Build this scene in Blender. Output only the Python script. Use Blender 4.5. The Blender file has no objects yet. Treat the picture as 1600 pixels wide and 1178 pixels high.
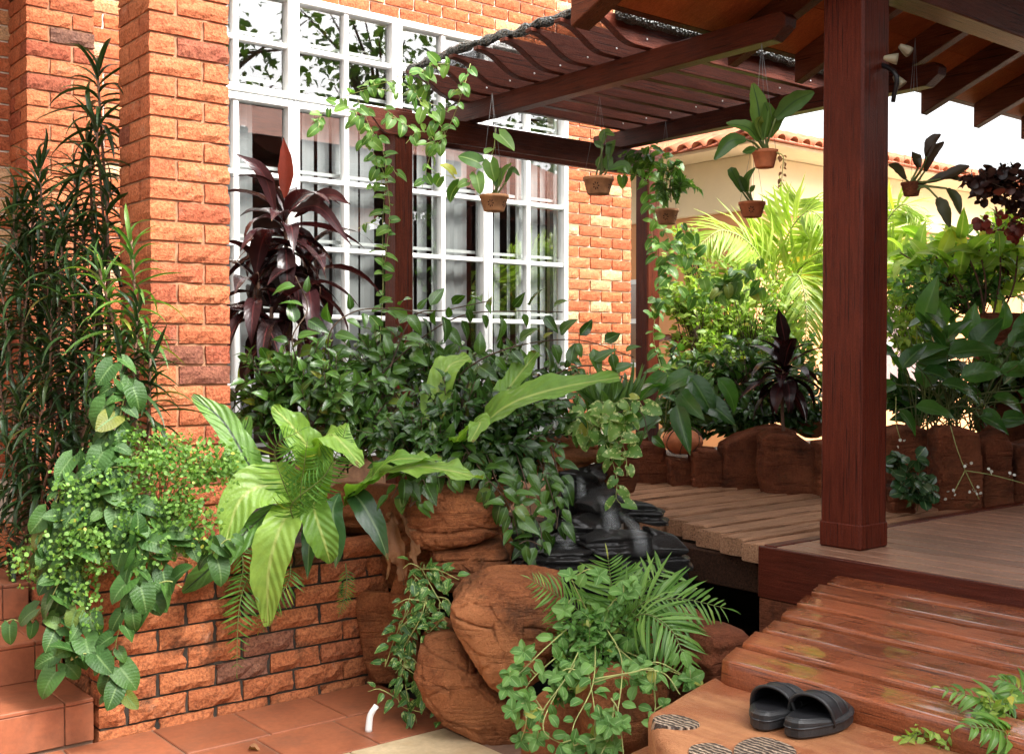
import bpy, bmesh, math, random
import numpy as np
from mathutils import Vector, Matrix, noise, Quaternion
random.seed(7)
R = math.radians
scene = bpy.context.scene
COL = scene.collection

# ------------------------------------------------------------------ camera
F_PX, CX, CY = 1750.0, 800.0, 589.0
CAM = Vector((0.0, 0.0, 1.43))
YAW, PITCH = R(-39.15), R(-1.11)
cam_data = bpy.data.cameras.new('camera')
cam_data.sensor_width = 36.0
cam_data.lens = 36.0 * F_PX / 1600.0
cam_data.clip_start, cam_data.clip_end = 0.05, 900.0
cam = bpy.data.objects.new('camera', cam_data)
COL.objects.link(cam)
cam.location = CAM
cam.rotation_euler = (R(90) + PITCH, 0, YAW)
scene.camera = cam
_rm = cam.rotation_euler.to_matrix()
CR, CU, CF = _rm @ Vector((1, 0, 0)), _rm @ Vector((0, 1, 0)), _rm @ Vector((0, 0, -1))

# ------------------------------------------------------------------ sky, sun, exposure
SUN_EL, SUN_AZ = R(48), R(155)          # azimuth: clockwise from +Y
world = bpy.data.worlds.new('World')
scene.world = world
world.use_nodes = True
wn = world.node_tree
bg = wn.nodes['Background']
sky = wn.nodes.new('ShaderNodeTexSky')
sky.sky_type = 'NISHITA'
sky.sun_disc = False
sky.sun_elevation = SUN_EL
sky.sun_rotation = SUN_AZ
sky.air_density, sky.dust_density, sky.ozone_density = 1.0, 6.0, 0.6
hs = wn.nodes.new('ShaderNodeHueSaturation')
hs.inputs['Saturation'].default_value = 0.1
wn.links.new(sky.outputs[0], hs.inputs['Color'])
wn.links.new(hs.outputs[0], bg.inputs['Color'])
bg.inputs['Strength'].default_value = 0.15
sun_data = bpy.data.lights.new('sun', 'SUN')
sun_data.energy, sun_data.angle, sun_data.color = 1.7, R(11), (1.0, 0.95, 0.87)
sun = bpy.data.objects.new('sun', sun_data)
COL.objects.link(sun)
_sd = Vector((math.sin(SUN_AZ) * math.cos(SUN_EL), math.cos(SUN_AZ) * math.cos(SUN_EL), math.sin(SUN_EL)))
sun.rotation_euler = _sd.to_track_quat('Z', 'Y').to_euler()
sun.location = (0, 0, 30)
scene.view_settings.view_transform = 'Standard'
scene.view_settings.look = 'None'
scene.view_settings.exposure = 2.02
scene.view_settings.gamma = 1.0
scene.render.engine = 'CYCLES'
scene.cycles.max_bounces = 8
scene.cycles.diffuse_bounces = 3
scene.cycles.transparent_max_bounces = 12

# ------------------------------------------------------------------ placing helpers (real distance d along the view, or a real plane)
def ray(u, v):
    return CF + CR * ((u - CX) / F_PX) + CU * ((CY - v) / F_PX)
def at(u, v, d):
    return CAM + ray(u, v) * d
def on(axis, u, v, val):
    r = ray(u, v); k = 'xyz'.index(axis)
    return CAM + r * ((val - CAM[k]) / r[k])

# ------------------------------------------------------------------ object helpers
def link(o, parent=None, mw=None):
    COL.objects.link(o)
    if parent is not None:
        o.parent = parent
        if mw is not None:
            o.matrix_basis = ORI[parent.name].inverted() @ mw
        ORI[o.name] = mw if mw is not None else ORI[parent.name] @ o.matrix_basis
    else:
        if mw is not None: o.matrix_basis = mw
        ORI[o.name] = o.matrix_basis.copy()
    return o
ORI = {}
def tag(o, label=None, cat=None, group=None, kind=None):
    if label: o['label'] = label
    if cat: o['category'] = cat
    if group: o['group'] = group
    if kind: o['kind'] = kind
    return o
def thing(name, label, cat, loc=(0, 0, 0), group=None):
    o = bpy.data.objects.new(name, None)
    o.empty_display_size = 0.1
    tag(o, label, cat, group)
    return link(o, None, Matrix.Translation(Vector(loc)))
def obj(name, me, mat=None, parent=None, mw=None):
    """mesh in world coordinates when mw is None"""
    if mat is not None and len(me.materials) == 0: me.materials.append(mat)
    o = bpy.data.objects.new(name, me)
    return link(o, parent, mw if mw is not None else Matrix.Identity(4))
def smooth(me, on_=True):
    me.polygons.foreach_set('use_smooth', [on_] * len(me.polygons)); return me
def from_bm(bm, name='m', sm=False):
    me = bpy.data.meshes.new(name); bm.to_mesh(me); bm.free()
    if sm: smooth(me)
    return me
def pydata(vs, fs, name='m', sm=False):
    me = bpy.data.meshes.new(name); me.from_pydata([tuple(v) for v in vs], [], fs); me.update()
    if sm: smooth(me)
    return me
def add_box(bm, lo, hi, M=None, bev=0.0):
    lo, hi = Vector(lo), Vector(hi)
    ret = bmesh.ops.create_cube(bm, size=1.0)
    vs = ret['verts']
    for v in vs:
        p = Vector([(lo[i] + hi[i]) / 2 + v.co[i] * (hi[i] - lo[i]) for i in range(3)])
        v.co = M @ p if M is not None else p
    if bev > 0:
        es = list({e for v in vs for e in v.link_edges})
        bmesh.ops.bevel(bm, geom=es, offset=bev, segments=1, affect='EDGES', profile=0.5)
    return vs
def box(name, lo, hi, mat, parent=None, bev=0.004, M=None):
    bm = bmesh.new(); add_box(bm, lo, hi, M, bev)
    return obj(name, from_bm(bm, name), mat, parent)
def prism_mesh(pts, axis, a, b, bev=0.0):
    """outline pts (2D) extruded along axis ('x','y','z') from a to b"""
    def P(p, t):
        return {'x': (t, p[0], p[1]), 'y': (p[0], t, p[1]), 'z': (p[0], p[1], t)}[axis]
    bm = bmesh.new()
    v0 = [bm.verts.new(P(p, a)) for p in pts]; v1 = [bm.verts.new(P(p, b)) for p in pts]
    n = len(pts)
    bm.faces.new(v0); bm.faces.new(v1[::-1])
    for i in range(n): bm.faces.new((v0[(i + 1) % n], v0[i], v1[i], v1[(i + 1) % n]))
    bmesh.ops.recalc_face_normals(bm, faces=bm.faces)
    if bev: bmesh.ops.bevel(bm, geom=[e for e in bm.edges if e.calc_face_angle(0) > 0.6], offset=bev, segments=1, affect='EDGES')
    return from_bm(bm)
def tube_geo(pts, r0, r1=None, sides=6):
    r1 = r0 if r1 is None else r1
    pts = [Vector(p) for p in pts]; n = len(pts); vs = []; fs = []
    nrm = None
    for i, p in enumerate(pts):
        t = (pts[min(i + 1, n - 1)] - pts[max(i - 1, 0)])
        if t.length < 1e-9: t = Vector((0, 0, 1))
        t.normalize()
        if nrm is None: nrm = t.orthogonal().normalized()
        nrm = (nrm - t * nrm.dot(t)); nrm = nrm.normalized() if nrm.length > 1e-6 else t.orthogonal().normalized()
        b = t.cross(nrm); r = r0 + (r1 - r0) * i / max(1, n - 1)
        for k in range(sides):
            a = 2 * math.pi * k / sides
            vs.append(p + (nrm * math.cos(a) + b * math.sin(a)) * r)
    for i in range(n - 1):
        for k in range(sides):
            k2 = (k + 1) % sides
            fs.append((i * sides + k, i * sides + k2, (i + 1) * sides + k2, (i + 1) * sides + k))
    fs.append(tuple(range(sides))[::-1]); fs.append(tuple((n - 1) * sides + k for k in range(sides)))
    return vs, fs
def tube(name, pts, r0, r1, mat, parent=None, sides=6):
    vs, fs = tube_geo(pts, r0, r1, sides)
    return obj(name, pydata(vs, fs, name, True), mat, parent)
def tubes(name, lists, mat, parent=None, sides=5, kind=None):
    V, Fc = [], []
    for pts, r0, r1 in lists:
        vs, fs = tube_geo(pts, r0, r1, sides); o = len(V)
        V += vs; Fc += [tuple(i + o for i in f) for f in fs]
    o = obj(name, pydata(V, Fc, name, True), mat, parent)
    if kind: o['kind'] = kind
    return o
def bez(pts, n=12):
    """Catmull-Rom through pts"""
    pts = [Vector(p) for p in pts]
    if len(pts) == 2: return [pts[0].lerp(pts[1], i / n) for i in range(n + 1)]
    out = []; P = [pts[0] * 2 - pts[1]] + pts + [pts[-1] * 2 - pts[-2]]
    m = len(pts) - 1; per = max(2, n // m)
    for i in range(m):
        a, b, c, d = P[i:i + 4]
        for k in range(per):
            t = k / per
            out.append(0.5 * ((2 * b) + (c - a) * t + (2 * a - 5 * b + 4 * c - d) * t * t + (3 * b - a - 3 * c + d) * t ** 3))
    out.append(pts[-1]); return out
def lathe(profile, n=24, center=(0, 0, 0)):
    vs, fs = [], []; c = Vector(center)
    for r, z in profile:
        for k in range(n):
            a = 2 * math.pi * k / n; vs.append(c + Vector((r * math.cos(a), r * math.sin(a), z)))
    for i in range(len(profile) - 1):
        for k in range(n):
            k2 = (k + 1) % n
            fs.append((i * n + k, i * n + k2, (i + 1) * n + k2, (i + 1) * n + k))
    return vs, fs

# ------------------------------------------------------------------ materials
def newmat(name):
    m = bpy.data.materials.new(name); m.use_nodes = True
    nt = m.node_tree; return m, nt, nt.nodes['Principled BSDF']
def ramp(nt, fac, stops):
    r = nt.nodes.new('ShaderNodeValToRGB'); e = r.color_ramp.elements
    while len(e) < len(stops): e.new(0.5)
    for i, (p, c) in enumerate(stops):
        e[i].position = p; e[i].color = (c[0], c[1], c[2], 1)
    nt.links.new(fac, r.inputs[0]); return r.outputs[0]
def noise_tex(nt, scale, detail=4, rough=0.55, vec=None, stretch=None, dist=0.0):
    n = nt.nodes.new('ShaderNodeTexNoise')
    n.inputs['Scale'].default_value = scale; n.inputs['Detail'].default_value = detail
    n.inputs['Roughness'].default_value = rough; n.inputs['Distortion'].default_value = dist
    if vec is None:
        vec = nt.nodes.new('ShaderNodeNewGeometry').outputs['Position']
    if stretch is not None:
        mp = nt.nodes.new('ShaderNodeMapping'); mp.inputs['Scale'].default_value = stretch
        nt.links.new(vec, mp.inputs['Vector']); vec = mp.outputs[0]
    nt.links.new(vec, n.inputs['Vector']); return n.outputs['Fac']
def mix(nt, fac, a, b, mode='MIX'):
    m = nt.nodes.new('ShaderNodeMixRGB'); m.blend_type = mode
    for i, x in ((0, fac), (1, a), (2, b)):
        if hasattr(x, 'links'): nt.links.new(x, m.inputs[i])
        elif i == 0: m.inputs[0].default_value = x
        else: m.inputs[i].default_value = (x[0], x[1], x[2], 1)
    return m.outputs[0]
def mth(nt, op, a, b=0.0, clamp=False):
    m = nt.nodes.new('ShaderNodeMath'); m.operation = op; m.use_clamp = clamp
    for i, x in ((0, a), (1, b)):
        if hasattr(x, 'links'): nt.links.new(x, m.inputs[i])
        else: m.inputs[i].default_value = x
    return m.outputs[0]
def bump(nt, bsdf, h, strength=0.4, dist=0.01):
    b = nt.nodes.new('ShaderNodeBump'); b.inputs['Strength'].default_value = strength
    b.inputs['Distance'].default_value = dist
    nt.links.new(h, b.inputs['Height']); nt.links.new(b.outputs[0], bsdf.inputs['Normal'])
def setv(b, **kw):
    for k, v in kw.items():
        k = {'rough': 'Roughness', 'spec': 'Specular IOR Level', 'metal': 'Metallic', 'coat': 'Coat Weight', 'coatr': 'Coat Roughness'}[k]
        b.inputs[k].default_value = v
def orand(nt):
    return nt.nodes.new('ShaderNodeObjectInfo').outputs['Random']

def mat_plain(name, col, rough=0.6, var=0.25, scale=12, bumps=0.2, bd=0.004, metal=0.0, spec=0.5):
    m, nt, b = newmat(name)
    n = noise_tex(nt, scale)
    lo = [c * (1 - var) for c in col]; hi = [min(1, c * (1 + var)) for c in col]
    nt.links.new(ramp(nt, n, [(0.3, lo), (0.7, hi)]), b.inputs['Base Color'])
    setv(b, rough=rough, metal=metal, spec=spec)
    if bumps: bump(nt, b, noise_tex(nt, scale * 6), bumps, bd)
    return m
def mat_brick(name, stops, grime=None, rough=0.9, speck=0.4, moss_z=None):
    m, nt, b = newmat(name)
    base = ramp(nt, orand(nt), stops)
    n1 = noise_tex(nt, 22, 6, 0.65); n2 = noise_tex(nt, 90, 4, 0.7)
    c = mix(nt, mth(nt, 'MULTIPLY', n1, speck), base, (0.46, 0.22, 0.11), 'MIX')
    c = mix(nt, 0.95, c, ramp(nt, n2, [(0.32, (0.42, 0.38, 0.38)), (0.62, (1.18, 1.14, 1.1))]), 'MULTIPLY')
    sl = noise_tex(nt, 9, 6, 0.7); c = mix(nt, ramp(nt, sl, [(0.6, (0, 0, 0)), (0.75, (0.35, 0.35, 0.35))]), c, (0.62, 0.42, 0.3))
    if grime is not None:
        g = noise_tex(nt, 5.5, 6, 0.7)
        c = mix(nt, ramp(nt, g, [(grime, (0, 0, 0)), (grime + 0.14, (0.9, 0.9, 0.9))]), c, (0.05, 0.03, 0.02))
    nt.links.new(c, b.inputs['Base Color']); setv(b, rough=rough, spec=0.1)
    bump(nt, b, mth(nt, 'ADD', n1, mth(nt, 'MULTIPLY', n2, 0.6)), 1.0, 0.010)
    return m
def mat_wood(name, c0, c1, axis='z', rough=0.5, scale=9, crack=True, wet=None, coat=0.0, bs=0.5):
    m, nt, b = newmat(name)
    st = {'x': (0.07, 1, 1), 'y': (1, 0.07, 1), 'z': (1, 1, 0.07)}[axis]
    n = noise_tex(nt, scale * 14, 6, 0.68, stretch=st, dist=0.25)
    spk = noise_tex(nt, 170, 3, 0.6)
    big = noise_tex(nt, 3.0, 3)
    c = ramp(nt, n, [(0.3, c0), (0.68, c1)])
    c = mix(nt, 0.6, c, ramp(nt, big, [(0.3, (0.65, 0.65, 0.65)), (0.7, (1.2, 1.2, 1.2))]), 'MULTIPLY')
    c = mix(nt, 0.55, c, ramp(nt, spk, [(0.32, (0.55, 0.55, 0.55)), (0.6, (1.12, 1.12, 1.12))]), 'MULTIPLY')
    rv = ramp(nt, orand(nt), [(0, (0.8, 0.8, 0.8)), (1, (1.15, 1.15, 1.15))])
    c = mix(nt, 1.0, c, rv, 'MULTIPLY')
    h = n
    if crack:
        ck = noise_tex(nt, scale * 22, 2, 0.5, stretch=tuple(0.02 if s < 1 else 1 for s in st))
        ckm = ramp(nt, ck, [(0.34, (0, 0, 0)), (0.385, (1, 1, 1))])
        c = mix(nt, 0.7, c, ckm, 'MULTIPLY'); h = mth(nt, 'ADD', n, ckm)
    nt.links.new(c, b.inputs['Base Color']); setv(b, rough=rough, spec=0.14, coat=coat * 0.6, coatr=0.2)
    if wet is not None:
        w = noise_tex(nt, wet, 3)
        wm = ramp(nt, w, [(0.4, (0.42, 0.42, 0.42)), (0.58, (0.12, 0.12, 0.12))])
        nt.links.new(wm, b.inputs['Roughness'])
        nt.links.new(ramp(nt, w, [(0.42, (0.15, 0.15, 0.15)), (0.58, (0.9, 0.9, 0.9))]), b.inputs['Coat Weight']); b.inputs['Coat Roughness'].default_value = 0.07
    bump(nt, b, mth(nt, 'ADD', h, mth(nt, 'MULTIPLY', spk, 0.7)), bs, 0.005)
    return m
def mat_rock(name, c0, c1, rough=0.85, bs=0.9, scale=7, wet=False, c2=None):
    m, nt, b = newmat(name)
    n = noise_tex(nt, scale, 8, 0.65); f = noise_tex(nt, scale * 14, 5, 0.7)
    c = ramp(nt, n, [(0.3, c0), (0.7, c1)])
    c = mix(nt, 0.9, c, ramp(nt, f, [(0.3, (0.62, 0.6, 0.58)), (0.6, (1.12, 1.12, 1.12))]), 'MULTIPLY')
    if c2 is not None:
        g = noise_tex(nt, 3.2, 6, 0.7)
        c = mix(nt, ramp(nt, g, [(0.52, (0, 0, 0)), (0.68, (0.85, 0.85, 0.85))]), c, c2)
    if not wet:
        h_ = noise_tex(nt, 1.7, 5, 0.6); c = mix(nt, ramp(nt, h_, [(0.5, (0, 0, 0)), (0.66, (0.5, 0.5, 0.5))]), c, [min(1, x * 1.5) for x in (c1[0], c1[1] * 1.15, c1[2] * 1.2)])
        ms_ = noise_tex(nt, 6.5, 7, 0.75); c = mix(nt, ramp(nt, ms_, [(0.6, (0, 0, 0)), (0.72, (0.6, 0.6, 0.6))]), c, (0.05, 0.045, 0.02))
    nt.links.new(c, b.inputs['Base Color']); setv(b, rough=rough, spec=0.2)
    if wet:
        setv(b, coat=0.35, coatr=0.16, spec=0.4)
    gr = noise_tex(nt, 240, 3, 0.7)
    lay = noise_tex(nt, 9, 6, 0.62, stretch=(0.3, 0.3, 3.2), dist=0.6); layr = ramp(nt, lay, [(0.40, (0, 0, 0)), (0.47, (0.8, 0.8, 0.8)), (0.62, (1, 1, 1))])
    bump(nt, b, mth(nt, 'ADD', mth(nt, 'ADD', mth(nt, 'MULTIPLY', n, 0.6), mth(nt, 'MULTIPLY', layr, 0.4)), mth(nt, 'ADD', mth(nt, 'MULTIPLY', f, 0.4), mth(nt, 'MULTIPLY', gr, 0.22))), bs, 0.05)
    return m
def mat_leaf(name, c0, c1, rough=0.38, trans=0.3, rib=None, edge=None, edge_w=0.8, veins=0.25, var=None, spec=0.32, tcol=None, va=0.12):
    m, nt, b = newmat(name)
    rnd = nt.nodes.new('ShaderNodeNewGeometry').outputs['Random Per Island']
    rr = mth(nt, 'FRACT', mth(nt, 'ADD', rnd, orand(nt)))
    yl = [min(1, c1[0] * 1.7 + 0.03), c1[1] * 1.05, c1[2] * 0.8]
    c = ramp(nt, rr, [(0.0, c0), (0.55, [(x + y) / 2 for x, y in zip(c0, c1)]), (0.97, c1), (0.99, yl)])
    uv = nt.nodes.new('ShaderNodeUVMap'); sp = nt.nodes.new('ShaderNodeSeparateXYZ')
    nt.links.new(uv.outputs[0], sp.inputs[0])
    s = mth(nt, 'ABSOLUTE', mth(nt, 'SUBTRACT', mth(nt, 'MULTIPLY', sp.outputs[1], 2.0), 1.0))
    vein = mth(nt, 'SINE', mth(nt, 'MULTIPLY', mth(nt, 'ADD', sp.outputs[0], mth(nt, 'MULTIPLY', s, -0.22)), 60.0))
    pos = nt.nodes.new('ShaderNodeNewGeometry').outputs['Position']
    blot = noise_tex(nt, 18, 4, 0.6, pos)
    c = mix(nt, 0.55, c, ramp(nt, blot, [(0.3, (0.62, 0.66, 0.6)), (0.7, (1.25, 1.2, 1.15))]), 'MULTIPLY')
    if var is not None:
        vn = noise_tex(nt, 60, 3, 0.6, pos)
        k = mth(nt, 'ADD', mth(nt, 'MULTIPLY', s, 0.12), mth(nt, 'MULTIPLY', vn, 1.0))
        c = mix(nt, ramp(nt, k, [(0.62, (0, 0, 0)), (0.7, (1, 1, 1))]), c, var)
    tip = mth(nt, 'ADD', sp.outputs[0], mth(nt, 'MULTIPLY', noise_tex(nt, 35, 3, 0.6, pos), 0.5))
    c = mix(nt, ramp(nt, tip, [(1.24, (0, 0, 0)), (1.3, (0.8, 0.8, 0.8))]) if False else mth(nt, 'MULTIPLY', mth(nt, 'GREATER_THAN', tip, 1.27), 0.75), c, (0.16, 0.09, 0.03))
    if edge is not None:
        en = mth(nt, 'ADD', s, mth(nt, 'MULTIPLY', blot, 0.3))
        c = mix(nt, ramp(nt, en, [(edge_w, (0, 0, 0)), (min(1, edge_w + 0.25), (1, 1, 1))]), c, edge)
    if rib is not None:
        c = mix(nt, ramp(nt, s, [(0.04, (1, 1, 1)), (0.12, (0, 0, 0))]), c, rib)
    nt.links.new(c, b.inputs['Base Color']); setv(b, rough=rough, spec=spec)
    if veins: bump(nt, b, mth(nt, 'ADD', mth(nt, 'MULTIPLY', vein, va), noise_tex(nt, 110, 3, 0.6, pos)), veins, 0.004)
    tr = nt.nodes.new('ShaderNodeBsdfTranslucent')
    tc = mix(nt, 1.0, c, tcol or (1.6, 1.9, 0.7), 'MULTIPLY'); nt.links.new(tc, tr.inputs['Color'])
    mx = nt.nodes.new('ShaderNodeMixShader'); mx.inputs[0].default_value = trans
    nt.links.new(b.outputs[0], mx.inputs[1]); nt.links.new(tr.outputs[0], mx.inputs[2])
    nt.links.new(mx.outputs[0], nt.nodes['Material Output'].inputs['Surface'])
    return m

M = {}
ORANGE = [(0.0, (0.36, 0.09, 0.042)), (0.3, (0.45, 0.125, 0.056)), (0.6, (0.47, 0.145, 0.064)), (0.8, (0.32, 0.07, 0.037)), (0.95, (0.26, 0.055, 0.034)), (0.985, (0.08, 0.045, 0.045))]
M['brick_pillar'] = mat_brick('pillar_brick', ORANGE, grime=0.66)
M['brick_planter'] = mat_brick('planter_brick', [(0, (0.4, 0.125, 0.05)), (0.4, (0.34, 0.1, 0.04)), (0.75, (0.4, 0.135, 0.055)), (0.9, (0.27, 0.075, 0.035)), (0.97, (0.1, 0.06, 0.055))], grime=0.54)
M['brick_house'] = mat_brick('house_brick', [(0, (0.36, 0.08, 0.035)), (0.35, (0.48, 0.13, 0.05)), (0.7, (0.4, 0.09, 0.04)), (0.86, (0.56, 0.22, 0.1)), (0.93, (0.62, 0.4, 0.22)), (1.0, (0.64, 0.45, 0.28))])
M['mortar_brown'] = mat_plain('mortar_brown', (0.3, 0.15, 0.08), 0.95, 0.3, 20, 0.4)
M['mortar_white'] = mat_plain('mortar_pale', (0.7, 0.6, 0.48), 0.95, 0.2, 20, 0.4)
M['mortar_dark'] = mat_plain('mortar_mossy', (0.028, 0.022, 0.015), 0.95, 0.5, 14, 0.5)
def mat_tile(name, col, dirt):
    m, nt, b = newmat(name)
    n = noise_tex(nt, 4.5, 6, 0.6); f = noise_tex(nt, 40, 4, 0.6)
    rv = ramp(nt, orand(nt), [(0, [c * 0.8 for c in col]), (1, [c * 1.14 for c in col])])
    c = mix(nt, 0.8, rv, ramp(nt, n, [(0.3, (0.72, 0.66, 0.6)), (0.7, (1.15, 1.15, 1.1))]), 'MULTIPLY')
    c = mix(nt, 0.5, c, ramp(nt, f, [(0.3, (0.7, 0.7, 0.7)), (0.7, (1.15, 1.15, 1.15))]), 'MULTIPLY')
    c = mix(nt, ramp(nt, noise_tex(nt, 2.6, 7, 0.75), [(0.48, (0, 0, 0)), (0.72, (0.75, 0.75, 0.75))]), c, dirt)
    nt.links.new(c, b.inputs['Base Color']); setv(b, rough=0.55, spec=0.35)
    bump(nt, b, mth(nt, 'ADD', n, mth(nt, 'MULTIPLY', f, 0.3)), 0.35, 0.006)
    return m
M['tile'] = mat_tile('terracotta_tile', (0.31, 0.1, 0.047), (0.14, 0.06, 0.035))
M['cream_tile'] = mat_tile('cream_tile', (0.6, 0.46, 0.29), (0.45, 0.28, 0.14))
M['grout'] = mat_plain('grout', (0.22, 0.12, 0.075), 0.95, 0.3, 15, 0.3)
M['soil'] = mat_plain('soil', (0.035, 0.022, 0.014), 0.95, 0.5, 12, 1.0, 0.02)
M['wood_z'] = mat_wood('dark_red_post', (0.06, 0.011, 0.005), (0.125, 0.025, 0.011), 'z', 0.42, 7, coat=0.1)
M['wood_x'] = mat_wood('dark_red_slat', (0.07, 0.015, 0.008), (0.145, 0.037, 0.02), 'x', 0.42, 7, coat=0.1)
M['wood_y'] = mat_wood('dark_red_beam', (0.06, 0.012, 0.006), (0.125, 0.028, 0.013), 'y', 0.42, 7, coat=0.1)
M['post_red'] = mat_wood('pavilion_post', (0.075, 0.013, 0.007), (0.135, 0.026, 0.013), 'z', 0.42, 6, coat=0.08)
M['rafter'] = mat_wood('rafter_wood', (0.09, 0.022, 0.01), (0.17, 0.05, 0.022), 'y', 0.5, 7)
M['soffit'] = mat_wood('soffit_board', (0.4, 0.095, 0.03), (0.54, 0.145, 0.045), 'y', 0.6, 4, crack=False)
M['deck'] = mat_wood('deck_board', (0.23, 0.115, 0.07), (0.38, 0.21, 0.14), 'y', 0.38, 8, crack=False, coat=0.15)
M['fascia'] = mat_wood('fascia_wood', (0.06, 0.011, 0.006), (0.12, 0.024, 0.012), 'y', 0.35, 6, crack=False, coat=0.3)
M['sleeper'] = mat_wood('wet_sleeper', (0.2, 0.05, 0.019), (0.38, 0.11, 0.042), 'y', 0.3, 9, wet=4.0, coat=0.12, bs=0.6)
M['bridge'] = mat_wood('bridge_plank', (0.24, 0.115, 0.06), (0.48, 0.26, 0.15), 'x', 0.6, 7, bs=0.8)
M['oldbeam'] = mat_wood('weathered_beam', (0.03, 0.015, 0.01), (0.1, 0.045, 0.025), 'x', 0.8, 6, bs=1.0)
M['rock'] = mat_rock('brown_rock', (0.22, 0.068, 0.024), (0.44, 0.155, 0.06), c2=(0.09, 0.038, 0.018))
M['rock_red'] = mat_rock('red_rock', (0.14, 0.04, 0.018), (0.28, 0.085, 0.037), c2=(0.04, 0.018, 0.01))
M['rock_wet'] = mat_rock('wet_black_rock', (0.006, 0.005, 0.005), (0.022, 0.018, 0.016), 0.55, 1.0, 10, True)
M['white'] = mat_plain('white_frame', (0.74, 0.74, 0.72), 0.35, 0.03, 5, 0.0)
M['blind'] = mat_plain('grey_blind', (0.24, 0.25, 0.25), 0.7, 0.08, 6, 0.0)
M['dark_room'] = mat_plain('dark_room', (0.05, 0.045, 0.04), 0.9, 0.2, 3, 0.0)
M['terracotta'] = mat_plain('terracotta_pot', (0.42, 0.13, 0.05), 0.8, 0.25, 25, 0.4)
M['pot_tan'] = mat_plain('tan_pot', (0.42, 0.2, 0.09), 0.8, 0.3, 25, 0.4)
M['stamp'] = mat_plain('stamped_flower', (0.06, 0.022, 0.012), 0.9, 0.3, 25, 0.0)
M['wire'] = mat_plain('wire', (0.2, 0.2, 0.2), 0.4, 0.1, 10, 0.0, metal=0.8)
M['black'] = mat_plain('black_leather', (0.012, 0.012, 0.014), 0.42, 0.3, 30, 0.35, 0.002)
M['sole'] = mat_plain('black_sole', (0.016, 0.016, 0.017), 0.5, 0.3, 30, 0.3, 0.002)
M['plaster_orange'] = mat_plain('orange_plaster', (0.62, 0.3, 0.13), 0.9, 0.1, 3, 0.2)
M['plaster_cream'] = mat_plain('cream_plaster', (0.82, 0.7, 0.46), 0.9, 0.06, 3, 0.2)
M['roof_tile'] = mat_plain('clay_roof_tile', (0.42, 0.12, 0.05), 0.8, 0.3, 8, 0.4)
M['stem'] = mat_plain('green_stem', (0.1, 0.13, 0.03), 0.6, 0.3, 20, 0.0)
M['stem_pale'] = mat_plain('pale_stem', (0.3, 0.32, 0.1), 0.6, 0.3, 20, 0.0)
M['twig'] = mat_plain('brown_twig', (0.07, 0.04, 0.022), 0.8, 0.4, 20, 0.3)
M['bark'] = mat_plain('bark', (0.12, 0.08, 0.05), 0.9, 0.4, 10, 0.8, 0.02)
M['cane'] = mat_plain('cane', (0.12, 0.055, 0.03), 0.7, 0.3, 20, 0.2)
M['curtain'] = mat_plain('mauve_curtain', (0.24, 0.17, 0.16), 0.9, 0.2, 30, 0.3)
M['lampcream'] = mat_plain('cream_enamel', (0.34, 0.3, 0.2), 0.4, 0.1, 10, 0.0)
M['paving'] = mat_plain('pale_paving', (0.5, 0.4, 0.32), 0.9, 0.2, 4, 0.4)
M['grille'] = mat_plain('grey_grille', (0.42, 0.43, 0.42), 0.5, 0.05, 5, 0.0)
M['nail'] = mat_plain('nail_head', (0.7, 0.7, 0.7), 0.3, 0.1, 10, 0.0, metal=0.7)
G = {}
G['draca'] = mat_leaf('dracaena_leaf', (0.008, 0.022, 0.007), (0.03, 0.065, 0.018), 0.33, 0.18, rib=(0.05, 0.09, 0.03))
G['draca_l'] = mat_leaf('dracaena_light_leaf', (0.04, 0.1, 0.02), (0.11, 0.2, 0.04), 0.35, 0.3, rib=(0.14, 0.22, 0.07))
G['heart'] = mat_leaf('heart_leaf', (0.022, 0.065, 0.012), (0.055, 0.13, 0.025), 0.5, 0.22, rib=(0.09, 0.16, 0.05), veins=0.6)
G['maiden'] = mat_leaf('maidenhair_leaf', (0.07, 0.16, 0.025), (0.17, 0.3, 0.06), 0.5, 0.35, veins=0)
G['cordy'] = mat_leaf('red_cordyline_leaf', (0.016, 0.009, 0.009), (0.042, 0.014, 0.016), 0.25, 0.1, rib=(0.07, 0.02, 0.02), edge=(0.17, 0.012, 0.02), edge_w=1.0, tcol=(2.0, 0.8, 0.7))
G['cordy_red'] = mat_leaf('bright_red_leaf', (0.12, 0.025, 0.015), (0.2, 0.04, 0.025), 0.35, 0.3, tcol=(2.0, 0.8, 0.6))
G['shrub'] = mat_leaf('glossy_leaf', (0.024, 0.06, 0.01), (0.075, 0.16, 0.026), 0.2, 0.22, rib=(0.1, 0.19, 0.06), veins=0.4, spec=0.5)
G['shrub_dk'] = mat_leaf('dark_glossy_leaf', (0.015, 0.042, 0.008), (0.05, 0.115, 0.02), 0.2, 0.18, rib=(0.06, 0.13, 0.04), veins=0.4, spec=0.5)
G['nest'] = mat_leaf('nest_fern_frond', (0.12, 0.24, 0.035), (0.22, 0.35, 0.06), 0.32, 0.33, rib=(0.3, 0.38, 0.1), veins=0.6, va=0.6)
G['nest_dk'] = mat_leaf('dark_nest_frond', (0.06, 0.14, 0.025), (0.11, 0.22, 0.04), 0.32, 0.28, rib=(0.02, 0.035, 0.015), veins=0.6, va=0.6)
G['anth'] = mat_leaf('dark_strap_leaf', (0.025, 0.07, 0.025), (0.05, 0.11, 0.04), 0.22, 0.15, rib=(0.13, 0.2, 0.09), spec=0.6)
G['fern'] = mat_leaf('fern_leaflet', (0.05, 0.14, 0.02), (0.12, 0.26, 0.045), 0.42, 0.3, veins=0)
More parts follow.
